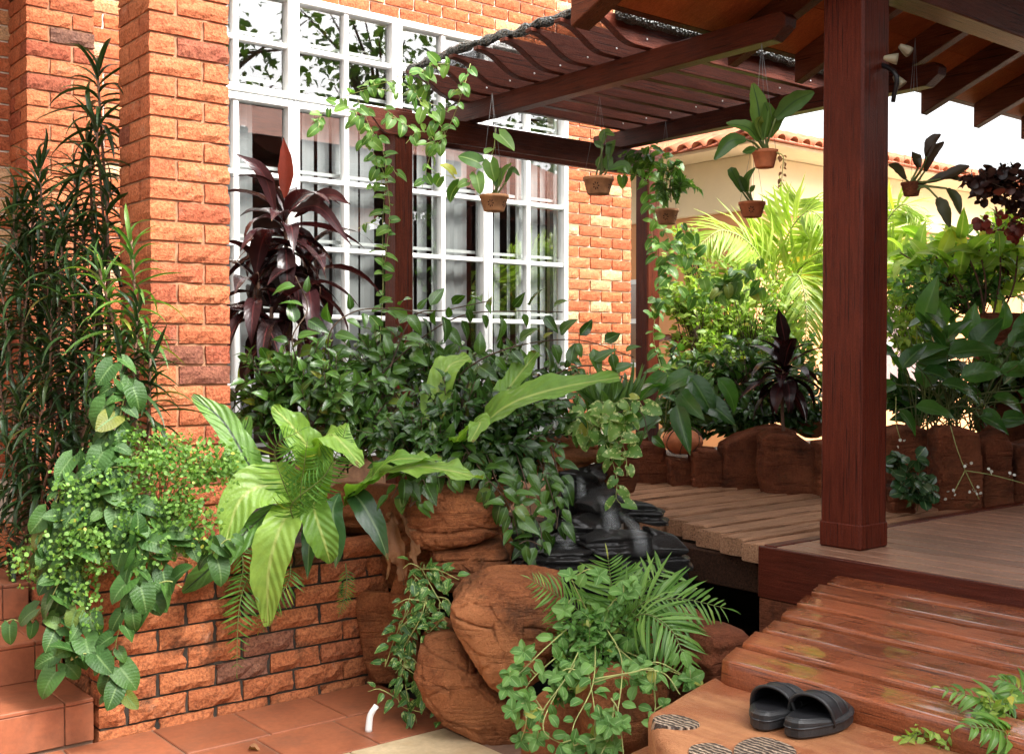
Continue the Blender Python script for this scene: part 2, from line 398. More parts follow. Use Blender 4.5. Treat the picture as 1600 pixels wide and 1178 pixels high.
G['vari'] = mat_leaf('variegated_leaf', (0.035, 0.1, 0.025), (0.08, 0.19, 0.04), 0.3, 0.25, rib=(0.2, 0.3, 0.08), var=(0.3, 0.38, 0.12))
G['pothos'] = mat_leaf('cream_green_leaf', (0.07, 0.17, 0.03), (0.18, 0.3, 0.07), 0.3, 0.3, var=(0.45, 0.48, 0.2))
G['mint'] = mat_leaf('pale_mint_leaf', (0.07, 0.17, 0.035), (0.15, 0.29, 0.07), 0.45, 0.25, rib=(0.2, 0.32, 0.11), veins=0.7)
G['small'] = mat_leaf('small_green_leaf', (0.04, 0.12, 0.02), (0.12, 0.25, 0.05), 0.45, 0.3, veins=0)
G['palm'] = mat_leaf('palm_leaflet', (0.06, 0.15, 0.025), (0.15, 0.28, 0.055), 0.35, 0.3, rib=(0.2, 0.3, 0.1), veins=0)
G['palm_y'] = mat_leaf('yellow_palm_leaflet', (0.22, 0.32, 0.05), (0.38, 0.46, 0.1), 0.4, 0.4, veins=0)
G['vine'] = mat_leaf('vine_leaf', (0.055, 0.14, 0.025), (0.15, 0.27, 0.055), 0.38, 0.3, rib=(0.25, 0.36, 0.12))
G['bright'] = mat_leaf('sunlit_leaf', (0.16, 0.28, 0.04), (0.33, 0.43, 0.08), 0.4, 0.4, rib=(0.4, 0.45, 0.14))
G['lily'] = mat_leaf('broad_glossy_leaf', (0.025, 0.09, 0.02), (0.07, 0.18, 0.035), 0.22, 0.3, rib=(0.1, 0.2, 0.06), veins=0.5, spec=0.6)
G['orchid'] = mat_leaf('orchid_leaf', (0.045, 0.1, 0.02), (0.11, 0.19, 0.04), 0.35, 0.25, rib=(0.03, 0.07, 0.02), veins=0)
G['dark_orchid'] = mat_leaf('dusky_orchid_leaf', (0.04, 0.02, 0.012), (0.05, 0.06, 0.02), 0.4, 0.25, veins=0)
G['begonia'] = mat_leaf('dusky_round_leaf', (0.03, 0.014, 0.014), (0.08, 0.035, 0.025), 0.3, 0.2, veins=0)
G['dry'] = mat_leaf('dry_brown_leaf', (0.13, 0.05, 0.02), (0.3, 0.14, 0.06), 0.7, 0.15, veins=0.6)
G['tree'] = mat_leaf('tree_leaf', (0.06, 0.12, 0.03), (0.13, 0.2, 0.05), 0.45, 0.3, veins=0)

# ------------------------------------------------------------------ leaves
def prof_ovate(t): return (math.sin(math.pi * min(1, t) ** 0.62)) ** 0.9 if 0 < t < 1 else 0.0
def prof_strap(t): return min(1, t * 7 + 0.25) * (1 - max(0, (t - 0.45) / 0.55) ** 1.7)
def prof_lance(t): return (math.sin(math.pi * t ** 0.8)) if 0 < t < 1 else 0.0
def prof_heart(t): return max(0.0, (1 - t)) ** 0.8 * (0.8 + 1.1 * t) * min(1, 0.5 + t * 4)
def prof_oval(t): return max(0.0, math.sin(math.pi * t)) ** 0.62
def prof_round(t): return math.sqrt(max(0, 1 - (2 * t - 1) ** 2))
def leaf_geo(prof, w=0.3, n=6, cross=2, fold=0.15, droop=0.5, wave=0.0, heart=0.0, seed=0, twist=0.0):
    rng = random.Random(seed); ss = [-1 + 2 * i / cross for i in range(cross + 1)]
    vs, uv = [], []; x = z = 0.0; ph = rng.random() * 6
    for i in range(n + 1):
        t = i / n; ang = 0.35 * droop - droop * 1.4 * t
        if i: x += math.cos(ang) / n; z += math.sin(ang) / n
        hw = w * prof(max(0.0, min(1.0, t))) * 0.5
        if i == n: hw = max(hw, 0.004) * 0.2
        tw = twist * (t - 0.2)
        for s in ss:
            a = abs(s); y = s * hw
            dz = fold * a * hw * 2 + wave * math.sin(t * 17 + ph + (2 if s > 0 else 0)) * a * a * w * 0.5
            xx = x - heart * a * (1 - t) ** 4 * w
            vs.append((xx, y * math.cos(tw) - dz * math.sin(tw), z + dz * math.cos(tw) + y * math.sin(tw)))
            uv.append((t, (s + 1) / 2))
    m = cross + 1; fs = []
    for i in range(n):
        for k in range(cross):
            fs.append((i * m + k, (i + 1) * m + k, (i + 1) * m + k + 1, i * m + k + 1))
    return np.array(vs), fs, np.array(uv)
def geo_mesh(V, Fs, UV, name='leaf'):
    me = bpy.data.meshes.new(name); me.from_pydata(V.tolist(), [], Fs)
    ul = me.uv_layers.new(name='UVMap'); idx = np.empty(len(me.loops), dtype=np.int64)
    me.loops.foreach_get('vertex_index', idx); ul.data.foreach_set('uv', UV[idx].astype(np.float32).ravel())
    smooth(me); return me
class Kind:
    """a set of leaf shapes of one species that share mesh data"""
    def __init__(s, prof, k=5, **kw):
        s.geos = []
        for i in range(k):
            q = dict(kw); q['seed'] = i; q['droop'] = kw.get('droop', 0.5) * (0.5 + i * 1.0 / max(1, k - 1)); q['twist'] = (i - k / 2) * 0.14; q['w'] = kw.get('w', 0.3) * (0.85 + 0.3 * ((i * 7) % k) / k); q['wave'] = kw.get('wave', 0.02) * (0.6 + 1.2 * ((i * 3) % k) / k)
            s.geos.append(leaf_geo(prof, **q))
        s.meshes = {}
    def mesh(s, i, mat):
        if (i, mat.name) not in s.meshes:
            me = geo_mesh(*s.geos[i]); me.materials.append(mat); s.meshes[(i, mat.name)] = me
        return s.meshes[(i, mat.name)]
def frame(p, d, up, L, W=None):
    d = Vector(d).normalized(); up = Vector(up)
    y = up.cross(d)
    if y.length < 1e-5: y = d.orthogonal()
    y.normalize(); z = d.cross(y).normalized(); W = L if W is None else W
    m = Matrix.Identity(4)
    for r in range(3):
        m[r][0] = d[r] * L; m[r][1] = y[r] * W; m[r][2] = z[r] * L; m[r][3] = p[r]
    return m
def join_leaves(name, kind, mats4, mat, parent=None, kindtag='stuff', label=None):
    Vs, Fs, Us = [], [], []; o = 0
    for j, m in enumerate(mats4):
        V, Fc, U = kind.geos[j % len(kind.geos)]
        A = np.array(m)
        Vs.append(V @ A[:3, :3].T + A[:3, 3]); Us.append(U)
        Fs += [tuple(i + o for i in f) for f in Fc]; o += len(V)
    ob = obj(name, geo_mesh(np.vstack(Vs), Fs, np.vstack(Us), name), mat, parent)
    if kindtag: ob['kind'] = kindtag
    return ob
def leaves(parent, kind, mats4, mat, name='leaf', most=290):
    ms = list(mats4)
    if len(ms) > most:
        ms.sort(key=lambda m: (m.translation - CAM).length - m.col[0].to_3d().length * 2)
        rest = ms[most:]; ms = ms[:most]
        join_leaves(name + '_mass', kind, rest, mat, parent)
    for j, m in enumerate(ms):
        o = bpy.data.objects.new(name, kind.mesh(j % len(kind.geos), mat)); link(o, parent, m)
def rv(s=1.0): return Vector((random.gauss(0, s), random.gauss(0, s), random.gauss(0, s)))
UP = Vector((0, 0, 1))
K = {
 'strap': Kind(prof_strap, 9, w=0.088, n=7, cross=2, fold=0.35, droop=1.0),
 'ovate': Kind(prof_ovate, 9, w=0.5, n=6, cross=4, fold=0.16, droop=0.55, wave=0.05),
 'mint': Kind(prof_oval, 9, w=0.66, n=6, cross=4, fold=0.18, droop=0.5, wave=0.06),
 'small': Kind(prof_ovate, 3, w=0.6, n=3, cross=2, fold=0.15, droop=0.4),
 'heart': Kind(prof_heart, 9, w=0.92, n=8, cross=4, fold=0.1, droop=0.6, heart=0.30, wave=0.03),
 'lance': Kind(prof_lance, 9, w=0.24, n=8, cross=4, fold=0.2, droop=1.1, wave=0.03),
 'round': Kind(prof_round, 4, w=0.9, n=5, cross=4, fold=0.08, droop=0.3),
 'broad': Kind(prof_ovate, 9, w=0.42, n=8, cross=4, fold=0.18, droop=0.6, wave=0.05),
 'needle': Kind(prof_strap, 3, w=0.07, n=3, cross=2, fold=0.3, droop=0.5),
 'fan': Kind(prof_round, 2, w=0.9, n=3, cross=2, fold=0.05, droop=0.1),
}
# ================================================================== ground
def sheet(name, x0, x1, y0, y1, z, mat):
    o = obj(name, pydata([(x0, y0, z), (x1, y0, z), (x1, y1, z), (x0, y1, z)], [(0, 1, 2, 3)], name), mat)
    o['kind'] = 'structure'; return o
sheet('ground', -300, 300, -300, 300, -0.06, M['soil'])
path = box('garden_path', (6.9, -6, -0.05), (40, 40, 0.35), M['paving'], None, 0.0); path['kind'] = 'structure'

# tiled floor: red tiles with a cream walk
tf = box('tiled_floor', (-2.0, 1.0, -0.05), (2.62, 4.18, -0.006), M['grout'], None, 0.0); tf['kind'] = 'structure'
def slab(name, x0, x1, y0, y1, z0, z1, mat, parent, g=0.004, tilt=0.0012):
    bm = bmesh.new(); vs = add_box(bm, (x0 + g, y0 + g, z0), (x1 - g, y1 - g, z1), None, 0.003)
    a, b_ = random.uniform(-tilt, tilt), random.uniform(-tilt, tilt)
    cx, cy = (x0 + x1) / 2, (y0 + y1) / 2
    for v in bm.verts:
        if v.co.z > (z0 + z1) / 2: v.co.z += a * (v.co.x - cx) * 4 + b_ * (v.co.y - cy) * 4
    return obj(name, from_bm(bm, name), mat, parent)
for k in range(8):
    x = 2.283 - 0.333 * k
    slab('tile', x, x + 0.333, 3.835, 4.168, -0.03, 0, M['tile'], tf)
    slab('tile', x - 0.07, x + 0.263, 3.49, 3.83, -0.03, 0, M['tile'], tf)
slab('tile', 2.546, 2.62, 3.49, 3.83, -0.03, 0, M['tile'], tf)
for k in range(5):
    x = 2.5 - 0.42 * (k + 1)
    for j in range(2):
        slab('tile', x, x + 0.42, 3.485 - 0.42 * (j + 1), 3.485 - 0.42 * j, -0.03, 0.002, M['cream_tile'], tf)

# ================================================================== bricks
def brick_mesh(L, D, H, seed, amp=0.007):
    rng = random.Random(seed); nx = max(2, round(L / 0.032)); ny = 3; nz = 3
    idx = {}; vs = []; fs = []
    def P(i, j, k):
        key = (i, j, k)
        if key not in idx:
            x, y, z = (i / nx - 0.5) * L, (j / ny - 0.5) * D, (k / nz - 0.5) * H
            ex = i in (0, nx); ey = j in (0, ny); ez = k in (0, nz)
            dx = dy = dz = 0.0
            q = noise.noise(Vector((x * 30 + seed * 7.7, y * 30, z * 40))) * 0.9 + rng.uniform(-0.6, 0.6)
            if ey: dy = (-1 if j == 0 else 1) * (amp * q + (amp * 0.9 if not (ex or ez) else -amp * 0.35))
            if ex: dx = (-1 if i == 0 else 1) * (amp * 0.6 * q + (amp * 0.5 if not (ey or ez) else -amp * 0.3))
            if ez: dz = (-1 if k == 0 else 1) * (-abs(q) * amp * 0.22)
            idx[key] = len(vs); vs.append((x + dx, y + dy, z + dz))
        return idx[key]
    for i in range(nx):
        for k in range(nz):
            fs.append((P(i, 0, k), P(i + 1, 0, k), P(i + 1, 0, k + 1), P(i, 0, k + 1)))
            fs.append((P(i + 1, ny, k), P(i, ny, k), P(i, ny, k + 1), P(i + 1, ny, k + 1)))
    for j in range(ny):
        for k in range(nz):
            fs.append((P(0, j + 1, k), P(0, j, k), P(0, j, k + 1), P(0, j + 1, k + 1)))
            fs.append((P(nx, j, k), P(nx, j + 1, k), P(nx, j + 1, k + 1), P(nx, j, k + 1)))
    for i in range(nx):
        for j in range(ny):
            fs.append((P(i, j, nz), P(i + 1, j, nz), P(i + 1, j + 1, nz), P(i, j + 1, nz)))
            fs.append((P(i, j + 1, 0), P(i + 1, j + 1, 0), P(i + 1, j, 0), P(i, j, 0)))
    return pydata(vs, fs, 'brick')
BR = {}
def brick(parent, lo, hi, mat, amp=0.007):
    """a brick between two corners (axis aligned); long side may run along x or y"""
    lo, hi = Vector(lo), Vector(hi); s = hi - lo; rot = s.y > s.x
    L, D, H = (s.y, s.x, s.z) if rot else (s.x, s.y, s.z)
    key = (round(L, 2), round(D, 2), round(H, 3), mat.name, amp)
    if key not in BR: BR[key] = [brick_mesh(L, D, H, 31 * len(BR) + q, amp) for q in range(7)]
    me = random.choice(BR[key])
    if len(me.materials) == 0: me.materials.append(mat)
    c = (lo + hi) / 2
    mw = Matrix.Translation(c) @ Matrix.Rotation((math.pi / 2 if rot else 0) + (math.pi if random.random() < 0.5 else 0), 4, 'Z')
    return obj('brick', me, None, parent, mw)
CP = 0.086; JT = 0.010
def pillar(label, x0, y0, zlo, zhi, ztop_core):
    w = 0.352
    p = thing('brick_pillar', label, 'pillar', (x0, y0, 0), 'rock-faced brick pillars of the porch')
    box('core', (x0 + 0.01, y0 + 0.01, 0.0), (x0 + w - 0.01, y0 + w - 0.01, ztop_core), M['mortar_brown'], p, 0.0)
    a, b = 0.112, 0.23; n = int((zhi - zlo) / CP)
    for k in range(n):
        z0 = zlo + k * CP; z1 = z0 + CP - JT
        if k % 2:
            rs = [((0, 0), (b, a)), ((b + JT, 0), (w, b)), ((0, a + JT), (a, w))]
        else:
            rs = [((0, 0), (a, b)), ((a + JT, 0), (w, a)), ((0, b + JT), (a, w))]
        for (ax, ay), (bx, by) in rs:
            brick(p, (x0 + ax, y0 + ay, z0), (x0 + bx, y0 + by, z1), M['brick_pillar'], 0.0055)
    return p
pillar('orange rough brick pillar nearest the camera, right beside the white window', 1.769, 4.54, 0.62, 4.1, 4.4)
pillar('orange rough brick pillar at the far left edge, behind the tall dracaena', 1.737, 6.13, 0.5, 4.3, 4.6)

# planter
PX0, PX1, PY0, PY1, PZ = 1.42, 2.69, 4.18, 6.05, 0.63
pl = thing('brick_planter', 'orange brick planter with dark mossy joints beside the tiled steps', 'planter', (PX0, PY0, 0))
box('core', (PX0 + 0.012, PY0 + 0.012, -0.04), (PX1, PY0 + 0.10, PZ - 0.02), M['mortar_dark'], pl, 0.0)
box('core', (PX0 + 0.012, PY0 + 0.104, -0.04), (PX0 + 0.10, PY1, PZ - 0.02), M['mortar_dark'], pl, 0.0)
so = box('soil', (PX0 + 0.11, PY0 + 0.11, 0.0), (3.5, PY1, PZ - 0.06), M['soil'], pl, 0.0)
for k in range(8):
    z1 = PZ - k * CP; z0 = z1 - CP + JT - 0.001
    L = 0.235; off = 0.0 if k % 2 else 0.115
    x = PX0
    while x < PX1 - 0.02:
        ln = (off if (x == PX0 and off) else L)
        e = min(PX1, x + ln - JT)
        if e - x > 0.03: brick(pl, (x, PY0, z0), (e, PY0 + 0.1, z1), M['brick_planter'], 0.009)
        x += ln
    y = PY0 + (0.0 if False else 0.11); first = True
    off = 0.115 if k % 2 else 0.0
    while y < PY1:
        ln = off if (first and off) else L
        first = False
        e = min(PY1, y + ln - JT)
        if e - y > 0.03: brick(pl, (PX0, y, z0), (PX0 + 0.1, e, z1), M['brick_planter'], 0.009)
        y += ln

# tiled steps
st = thing('tiled_steps', 'terracotta tiled steps climbing at the left edge beside the brick planter', 'steps', (0.8, 4.2, 0))
SY = [4.185, 4.54, 4.99, 5.9]; SZ = [0.161, 0.316, 0.465]
for i in range(3):
    z = SZ[i]; zb = 0.0 if i == 0 else SZ[i - 1]
    box('core', (-0.6, SY[i] + 0.016, zb - 0.03), (1.405, SY[i + 1] + 0.016, z - 0.012), M['grout'], st, 0.0)
    xs = [1.408, 1.302, 0.97, 0.638, 0.306, -0.026]
    for a, b in zip(xs[1:], xs[:-1]):
        slab('tile', a, b, SY[i], SY[i + 1] + 0.016, z - 0.016, z, M['tile'], st, 0.002, 0.0006)
        bm = bmesh.new(); add_box(bm, (a + 0.002, SY[i] + 0.004, zb + 0.002), (b - 0.002, SY[i] + 0.0155, z - 0.018), None, 0.002)
        obj('tile', from_bm(bm), M['tile'], st)

# ================================================================== the brick house with its windows
WY = 6.45; WX0, WX1, WZ0, WZ1, WZT = 2.66, 5.79, 0.75, 3.72, 3.05
hs_ = thing('brick_house', 'red brick house with white grid windows on the left', 'house', (3, 6.5, 0))
bm = bmesh.new()
T = WY + 0.004
add_box(bm, (-2.5, T, 0), (WX0, T + 0.22, 5.2)); add_box(bm, (WX1, T, 0), (6.49, T + 0.22, 5.2))
add_box(bm, (WX0, T, WZ1), (WX1, T + 0.22, 5.2)); 
wall = obj('wall', from_bm(bm), M['mortar_white'], hs_)
box('plinth', (WX0, T, 0), (WX1, T + 0.22, WZ0 - 0.002), M['mortar_brown'], hs_, 0.0)
bm = bmesh.new()
add_box(bm, (-2.5, 6.7, 0), (-2.4, 9.5, 5.2)); add_box(bm, (6.39, 6.675, 0), (6.489, 9.5, 5.2)); add_box(bm, (-2.4, 9.4, 0), (6.39, 9.5, 5.2))
add_box(bm, (-2.4, 6.68, 5.1), (6.39, 9.4, 5.2)); add_box(bm, (-2.4, 6.68, 0.3), (6.39, 9.4, 0.4))
obj('room', from_bm(bm), M['dark_room'], hs_)
box('added_porch_roof', (-2.5, 4.3, 4.42), (2.12, 6.44, 4.6), M['plaster_cream'], hs_, 0.0)  # out of view, added over the pillars to shade them and the planter
nb = 0
for k in range(5, 58):
    z0 = 0.36 + k * 0.0845 - 0.02; z1 = z0 + 0.0735
    for j in range(-12, 30):
        xa = j * 0.237 + (0.118 if k % 2 else 0.0); xb = xa + 0.226
        xb = min(xb, 6.49)
        def seen(a, b):
            if z1 > WZ1 + 0.001 and a > 3.55 and z0 < 3.7 + (b - 3.3) * 0.30: return True
            if a >= WX1 - 0.23 and z0 > 0.8 and z0 < 4.7: return True
            if b > 1.95 and a < 2.5 and z0 > 0.7 and z0 < 3.75: return True
            if b > 1.45 and a < 1.9 and z0 > 0.5 and z0 < 3.6: return True
            return False
        segs = [(xa, xb)]
        if z0 < WZ1 and z1 > WZ0:
            segs = [(xa, min(xb, WX0 - 0.004)), (max(xa, WX1 + 0.004), xb)]
            if z1 > WZ1: z0 = z0
        for a, b in segs:
            if b - a < 0.03 or not seen(a, b): continue
            zz0 = z0
            if b > WX0 and a < WX1 and z0 < WZ1 + 0.004: zz0 = WZ1 + 0.004
            if z1 - zz0 < 0.02: continue
            brick(wall, (a, WY - 0.008, zz0), (b, WY + 0.05, z1), M['brick_house'], 0.004); nb += 1
def glass_mat():
    m, nt, b = newmat('window_glass')
    nt.nodes.remove(b)
    tr = nt.nodes.new('ShaderNodeBsdfTransparent'); tr.inputs[0].default_value = (0.93, 0.95, 0.94, 1)
    gl = nt.nodes.new('ShaderNodeBsdfGlossy'); gl.inputs['Roughness'].default_value = 0.01
    fr = nt.nodes.new('ShaderNodeLayerWeight'); fr.inputs['Blend'].default_value = 0.5
    mx = nt.nodes.new('ShaderNodeMixShader')
    k = mth(nt, 'ADD', mth(nt, 'MULTIPLY', mth(nt, 'POWER', fr.outputs['Facing'], 2.5), 0.75), 0.17, True)
    nt.links.new(k, mx.inputs[0]); nt.links.new(tr.outputs[0], mx.inputs[1]); nt.links.new(gl.outputs[0], mx.inputs[2])
    nt.links.new(mx.outputs[0], nt.nodes['Material Output'].inputs['Surface'])
    return m
M['glass'] = glass_mat()
SW = (WX1 - WX0) / 4
def window(z0, z1, rows, label, cols=2, fw=0.039, grille=True):
    w = bpy.data.objects.new('window', None); link(w, hs_, Matrix.Translation((WX0, WY, z0))); w['label'] = label
    yf, yb = WY - 0.03, WY + 0.05
    for sct in range(4):
        bm = bmesh.new(); x0 = WX0 + SW * sct + 0.002; x1 = WX0 + SW * (sct + 1) - 0.002
        a0, a1 = z0 + 0.003, z1 - 0.003
        B = lambda lo, hi: add_box(bm, lo, hi, None, 0.005)
        B((x0, yf, a0), (x0 + fw, yb, a1)); B((x1 - fw, yf, a0), (x1, yb, a1))
        B((x0 + fw, yf + 0.001, a0), (x1 - fw, yb, a0 + fw * 1.15)); B((x0 + fw, yf + 0.001, a1 - fw * 1.15), (x1 - fw, yb, a1))
        xm = (x0 + x1) / 2; B((xm - 0.018, yf + 0.012, a0 + fw * 1.15), (xm + 0.018, yb - 0.01, a1 - fw * 1.15))
        zs = [a0 + fw * 1.15 + (a1 - a0 - fw * 2.3) * i / rows for i in range(rows + 1)]
        for z in zs[1:-1]:
            B((x0 + fw, yf + 0.014, z - 0.016), (xm - 0.018, yb - 0.012, z + 0.016)); B((xm + 0.018, yf + 0.014, z - 0.016), (x1 - fw, yb - 0.012, z + 0.016))
        obj('frame', from_bm(bm), M['white'], w)
        for i in range(rows):
            for (pa, pb) in ((x0 + fw, xm - 0.018), (xm + 0.018, x1 - fw)):
                za, zb = zs[i] + 0.016, zs[i + 1] - 0.016
                y = WY + 0.018; e = random.uniform(-0.0012, 0.0012); f_ = random.uniform(-0.0012, 0.0012)
                obj('pane', pydata([(pa - .003, y, za - .003), (pb + .003, y + e, za - .003), (pb + .003, y + e + f_, zb + .003), (pa - .003, y + f_, zb + .003)], [(0, 1, 2, 3)], 'pane'), M['glass'], w)
    if grille:
        bm = bmesh.new(); yg = WY + 0.056
        n = 8
        for i in range(n + 1):
            x = WX0 + 0.06 + (WX1 - WX0 - 0.12) * i / n
            add_box(bm, (x - 0.011, yg, z0 + 0.01), (x + 0.011, yg + 0.016, z1 - 0.01))
        q = max(2, int((z1 - z0) / 0.45))
        for i in range(q + 1):
            z = z0 + 0.05 + (z1 - z0 - 0.1) * i / q + 0.06
            add_box(bm, (WX0 + 0.02, yg + 0.018, z - 0.011), (WX1 - 0.02, yg + 0.03, z + 0.011))
        obj('grille', from_bm(bm), M['grille'], w)
    return w
window(WZT + 0.002, WZ1, 2, 'white upper window row of small square panes')
window(WZ0, WZT - 0.002, 5, 'tall white lower window of square panes')
bl = thing('vertical_blind', 'pale grey vertical slat blind hanging inside the white window', 'blind', (4.2, 6.8, 3))
me = None
for i in range(28):
    x = WX0 + 0.06 + i * 0.113; 
    if i in (5, 6, 13, 20, 21): continue
    if me is None: me = pydata([(-0.05, 0, 0), (-0.02, 0.006, 0), (0.02, 0.006, 0), (0.05, 0, 0), (-0.05, 0, 2.28), (-0.02, 0.006, 2.28), (0.02, 0.006, 2.28), (0.05, 0, 2.28)], [(0, 1, 5, 4), (1, 2, 6, 5), (2, 3, 7, 6)], 'slat'); me.materials.append(M['blind'])
    obj('slat', me, None, bl, Matrix.Translation((x, 6.575, 0.75)) @ Matrix.Rotation(R(random.choice([4, 12, 25, -15, 38])), 4, 'Z'))
box('rail', (WX0 + 0.02, 6.555, 3.04), (WX1 - 0.02, 6.605, 3.08), M['white'], bl)

# ================================================================== pergola
pg = thing('timber_pergola', 'dark red timber pergola with scalloped slat ends and black shade net', 'pergola', (3.56, 5.4, 0))
GY = 5.4
def ogee_beam(name, x0, x1, y0, y1, z0, z1, mat, parent, ol=0.28, both=False):
    """board along x with a scalloped end at x0"""
    H = z1 - z0
    pts = [(x0, z1), (x0, z1 - H * 0.16)]
    for i in range(1, 11):
        t = i / 10; pts.append((x0 + ol * t, z1 - H * (0.16 + 0.84 * (t - math.sin(2 * math.pi * t) / (2 * math.pi) * 0.95))))
    pts += [(x1, z0), (x1, z1)]
    me = prism_mesh(pts, 'y', y0, y1, 0.003)
    return obj(name, me, mat, parent)
for (px, lb) in ((3.56, 'red-brown post wrapped by a climbing vine'), (5.6, 'dark post at the corner of the brick house')):
    o = box('post', (px - 0.06, GY - 0.06, 0.3), (px + 0.06, GY + 0.06, 2.83), M['wood_z'], pg, 0.008); o['label'] = lb
ogee_beam('beam', 3.26, 5.66, GY - 0.075, GY - 0.062, 2.67, 2.81, M['wood_x'], pg, 0.2)
ogee_beam('beam', 3.30, 5.66, GY + 0.062, GY + 0.1, 2.67, 2.81, M['wood_x'], pg, 0.2)
for bx, yend in ((4.04, 3.06), (5.33, 3.09)):
    me = prism_mesh([(5.62, 2.812), (5.62, 2.925), (yend, 2.925), (yend - 0.025, 2.90), (yend - 0.02, 2.86), (yend + 0.05, 2.812)], 'x', bx - 0.04, bx + 0.04, 0.004)
    o = obj('beam', me, M['wood_y'], pg)
SLY = [3.86 + 0.212 * i for i in range(8)]
for y in SLY:
    s = ogee_beam('slat', 3.60 + random.uniform(-0.02, 0.02), 5.62, y - 0.023, y + 0.023, 2.927, 3.052, M['wood_x'], pg, 0.33)
    for bx in (4.0 - 0.03, 5.33 - 0.05):
        vs, fs = lathe([(0.0, 0), (0.005, 0), (0.005, 0.004), (0, 0.006)], 8)
        me = pydata(vs, fs); me.transform(Matrix.Translation((bx, y - 0.023, 2.965)) @ Matrix.Rotation(R(90), 4, 'X'))
        obj('nail', me, M['nail'], s)
def mat_net():
    m, nt, b = newmat('black_shade_net')
    b.inputs['Base Color'].default_value = (0.012, 0.014, 0.014, 1); setv(b, rough=0.55, spec=0.4)
    tr = nt.nodes.new('ShaderNodeBsdfTransparent'); mx = nt.nodes.new('ShaderNodeMixShader')
    w = noise_tex(nt, 260, 2); k = ramp(nt, w, [(0.38, (0.1, 0.1, 0.1)), (0.47, (0.97, 0.97, 0.97))])
    nt.links.new(k, mx.inputs[0]); nt.links.new(tr.outputs[0], mx.inputs[1]); nt.links.new(b.outputs[0], mx.inputs[2])
    nt.links.new(mx.outputs[0], nt.nodes['Material Output'].inputs['Surface']); return m
M['net'] = mat_net()
m, nt, b = newmat('rolled_net'); b.inputs['Base Color'].default_value = (0.03, 0.04, 0.038, 1); setv(b, rough=0.35, spec=0.6)
v_ = nt.nodes.new('ShaderNodeTexVoronoi'); v_.inputs['Scale'].default_value = 75
nt.links.new(nt.nodes.new('ShaderNodeNewGeometry').outputs['Position'], v_.inputs['Vector']); bump(nt, b, v_.outputs['Distance'], 1.0, 0.02); M['roll'] = m
vs, fs = [], []
nx, ny = 22, 26
for i in range(nx + 1):
    for j in range(ny + 1):
        x = 3.62 + 2.0 * i / nx; y = 3.9 + 1.5 * j / ny
        ph = ((y - 3.86) / 0.212) % 1.0
        vs.append((x, y, 3.056 + 0.004 - 0.016 * math.sin(math.pi * ph) + noise.noise(Vector((x * 3, y * 3, 0))) * 0.004))
for i in range(nx):
    for j in range(ny):
        a = i * (ny + 1) + j; fs.append((a, a + ny + 1, a + ny + 2, a + 1))
obj('shade_net', pydata(vs, fs, 'net', True), M['net'], pg)
def lumpy_roll(name, pts, r, n=60, jit=0.35):
    P = bez(pts, n); vs, fs = tube_geo(P, r, r, 10); out = []
    for v in vs: out.append(Vector(v) + noise.noise_vector(Vector(v) * 16) * r * jit)
    return obj(name, pydata(out, fs, name, True), M['roll'], pg)
lumpy_roll('rolled_net_edge', [(3.75, 3.80, 3.045), (4.4, 3.795, 3.05), (5.0, 3.80, 3.045), (5.62, 3.80, 3.05)], 0.037)
lumpy_roll('rolled_net_edge', [(3.64, 5.42, 3.07), (3.63, 4.9, 3.085), (3.64, 4.4, 3.075), (3.66, 3.92, 3.085)], 0.024, 60, 0.8)

# ================================================================== pavilion
pv = thing('timber_pavilion', 'dark timber pavilion with thick post, plank deck and overhanging red roof', 'pavilion', (5.5, 1.0, 0))
DZ = 0.62; DX0, DY1 = 3.84, 3.02
box('post', (4.03, 2.67, DZ + 0.001), (4.225, 2.868, 3.19), M['post_red'], pv, 0.010)
box('base_block', (4.026, 2.666, DZ), (4.229, 2.872, DZ + 0.11), M['post_red'], pv, 0.008)
box('post', (7.2, 2.67, DZ + 0.001), (7.395, 2.868, 3.19), M['post_red'], pv, 0.010)
box('ring_beam', (3.45, 2.70, 2.985), (9.5, 2.84, 3.19), M['wood_x'], pv, 0.006)
YE, ZE, SL = 3.6, 2.84, 0.41
for x, wd in ((3.31, 0.11), (4.32, 0.065), (4.85, 0.065), (5.46, 0.065), (6.05, 0.065), (6.65, 0.065), (7.25, 0.065), (7.85, 0.065), (8.45, 0.065)):
    y1 = YE; yb = -0.2
    pts = [(y1, ZE), (y1, ZE + 0.145), (yb, ZE + 0.145 + SL * (y1 - yb)), (yb, ZE + 0.01 + SL * (y1 - yb)), (y1 - 0.05, ZE + 0.008 + SL * 0.03)]
    o = obj('rafter', prism_mesh(pts, 'x', x - wd / 2, x + wd / 2, 0.004), M['rafter'], pv)
    if wd > 0.1: o['label'] = 'lighter brown verge rafter at the roof corner'
for i in range(13):
    ya = YE - i * 0.3; ybk = ya - 0.297
    me = prism_mesh([(ya, ZE + 0.148 + SL * (YE - ya)), (ya, ZE + 0.163 + SL * (YE - ya)), (ybk, ZE + 0.163 + SL * (YE - ybk)), (ybk, ZE + 0.148 + SL * (YE - ybk))], 'x', 3.27, 9.6)
    obj('soffit_board', me, M['soffit'], pv)
obj('eave_batten', prism_mesh([(YE + 0.01, ZE + 0.150), (YE + 0.01, ZE + 0.20), (YE + 0.045, ZE + 0.19), (YE + 0.045, ZE + 0.14)], 'x', 3.26, 9.6, 0.003), M['rafter'], pv)
me = prism_mesh([(YE + 0.06, ZE + 0.165), (YE + 0.06, ZE + 0.21), (-0.25, ZE + 0.23 + SL * (YE + 0.25)), (-4.1, ZE + 0.165), (-4.1, ZE + 0.12), (-0.25, ZE + 0.185 + SL * (YE + 0.25))], 'x', 3.25, 9.7)
obj('roof', me, M['roof_tile'], pv)
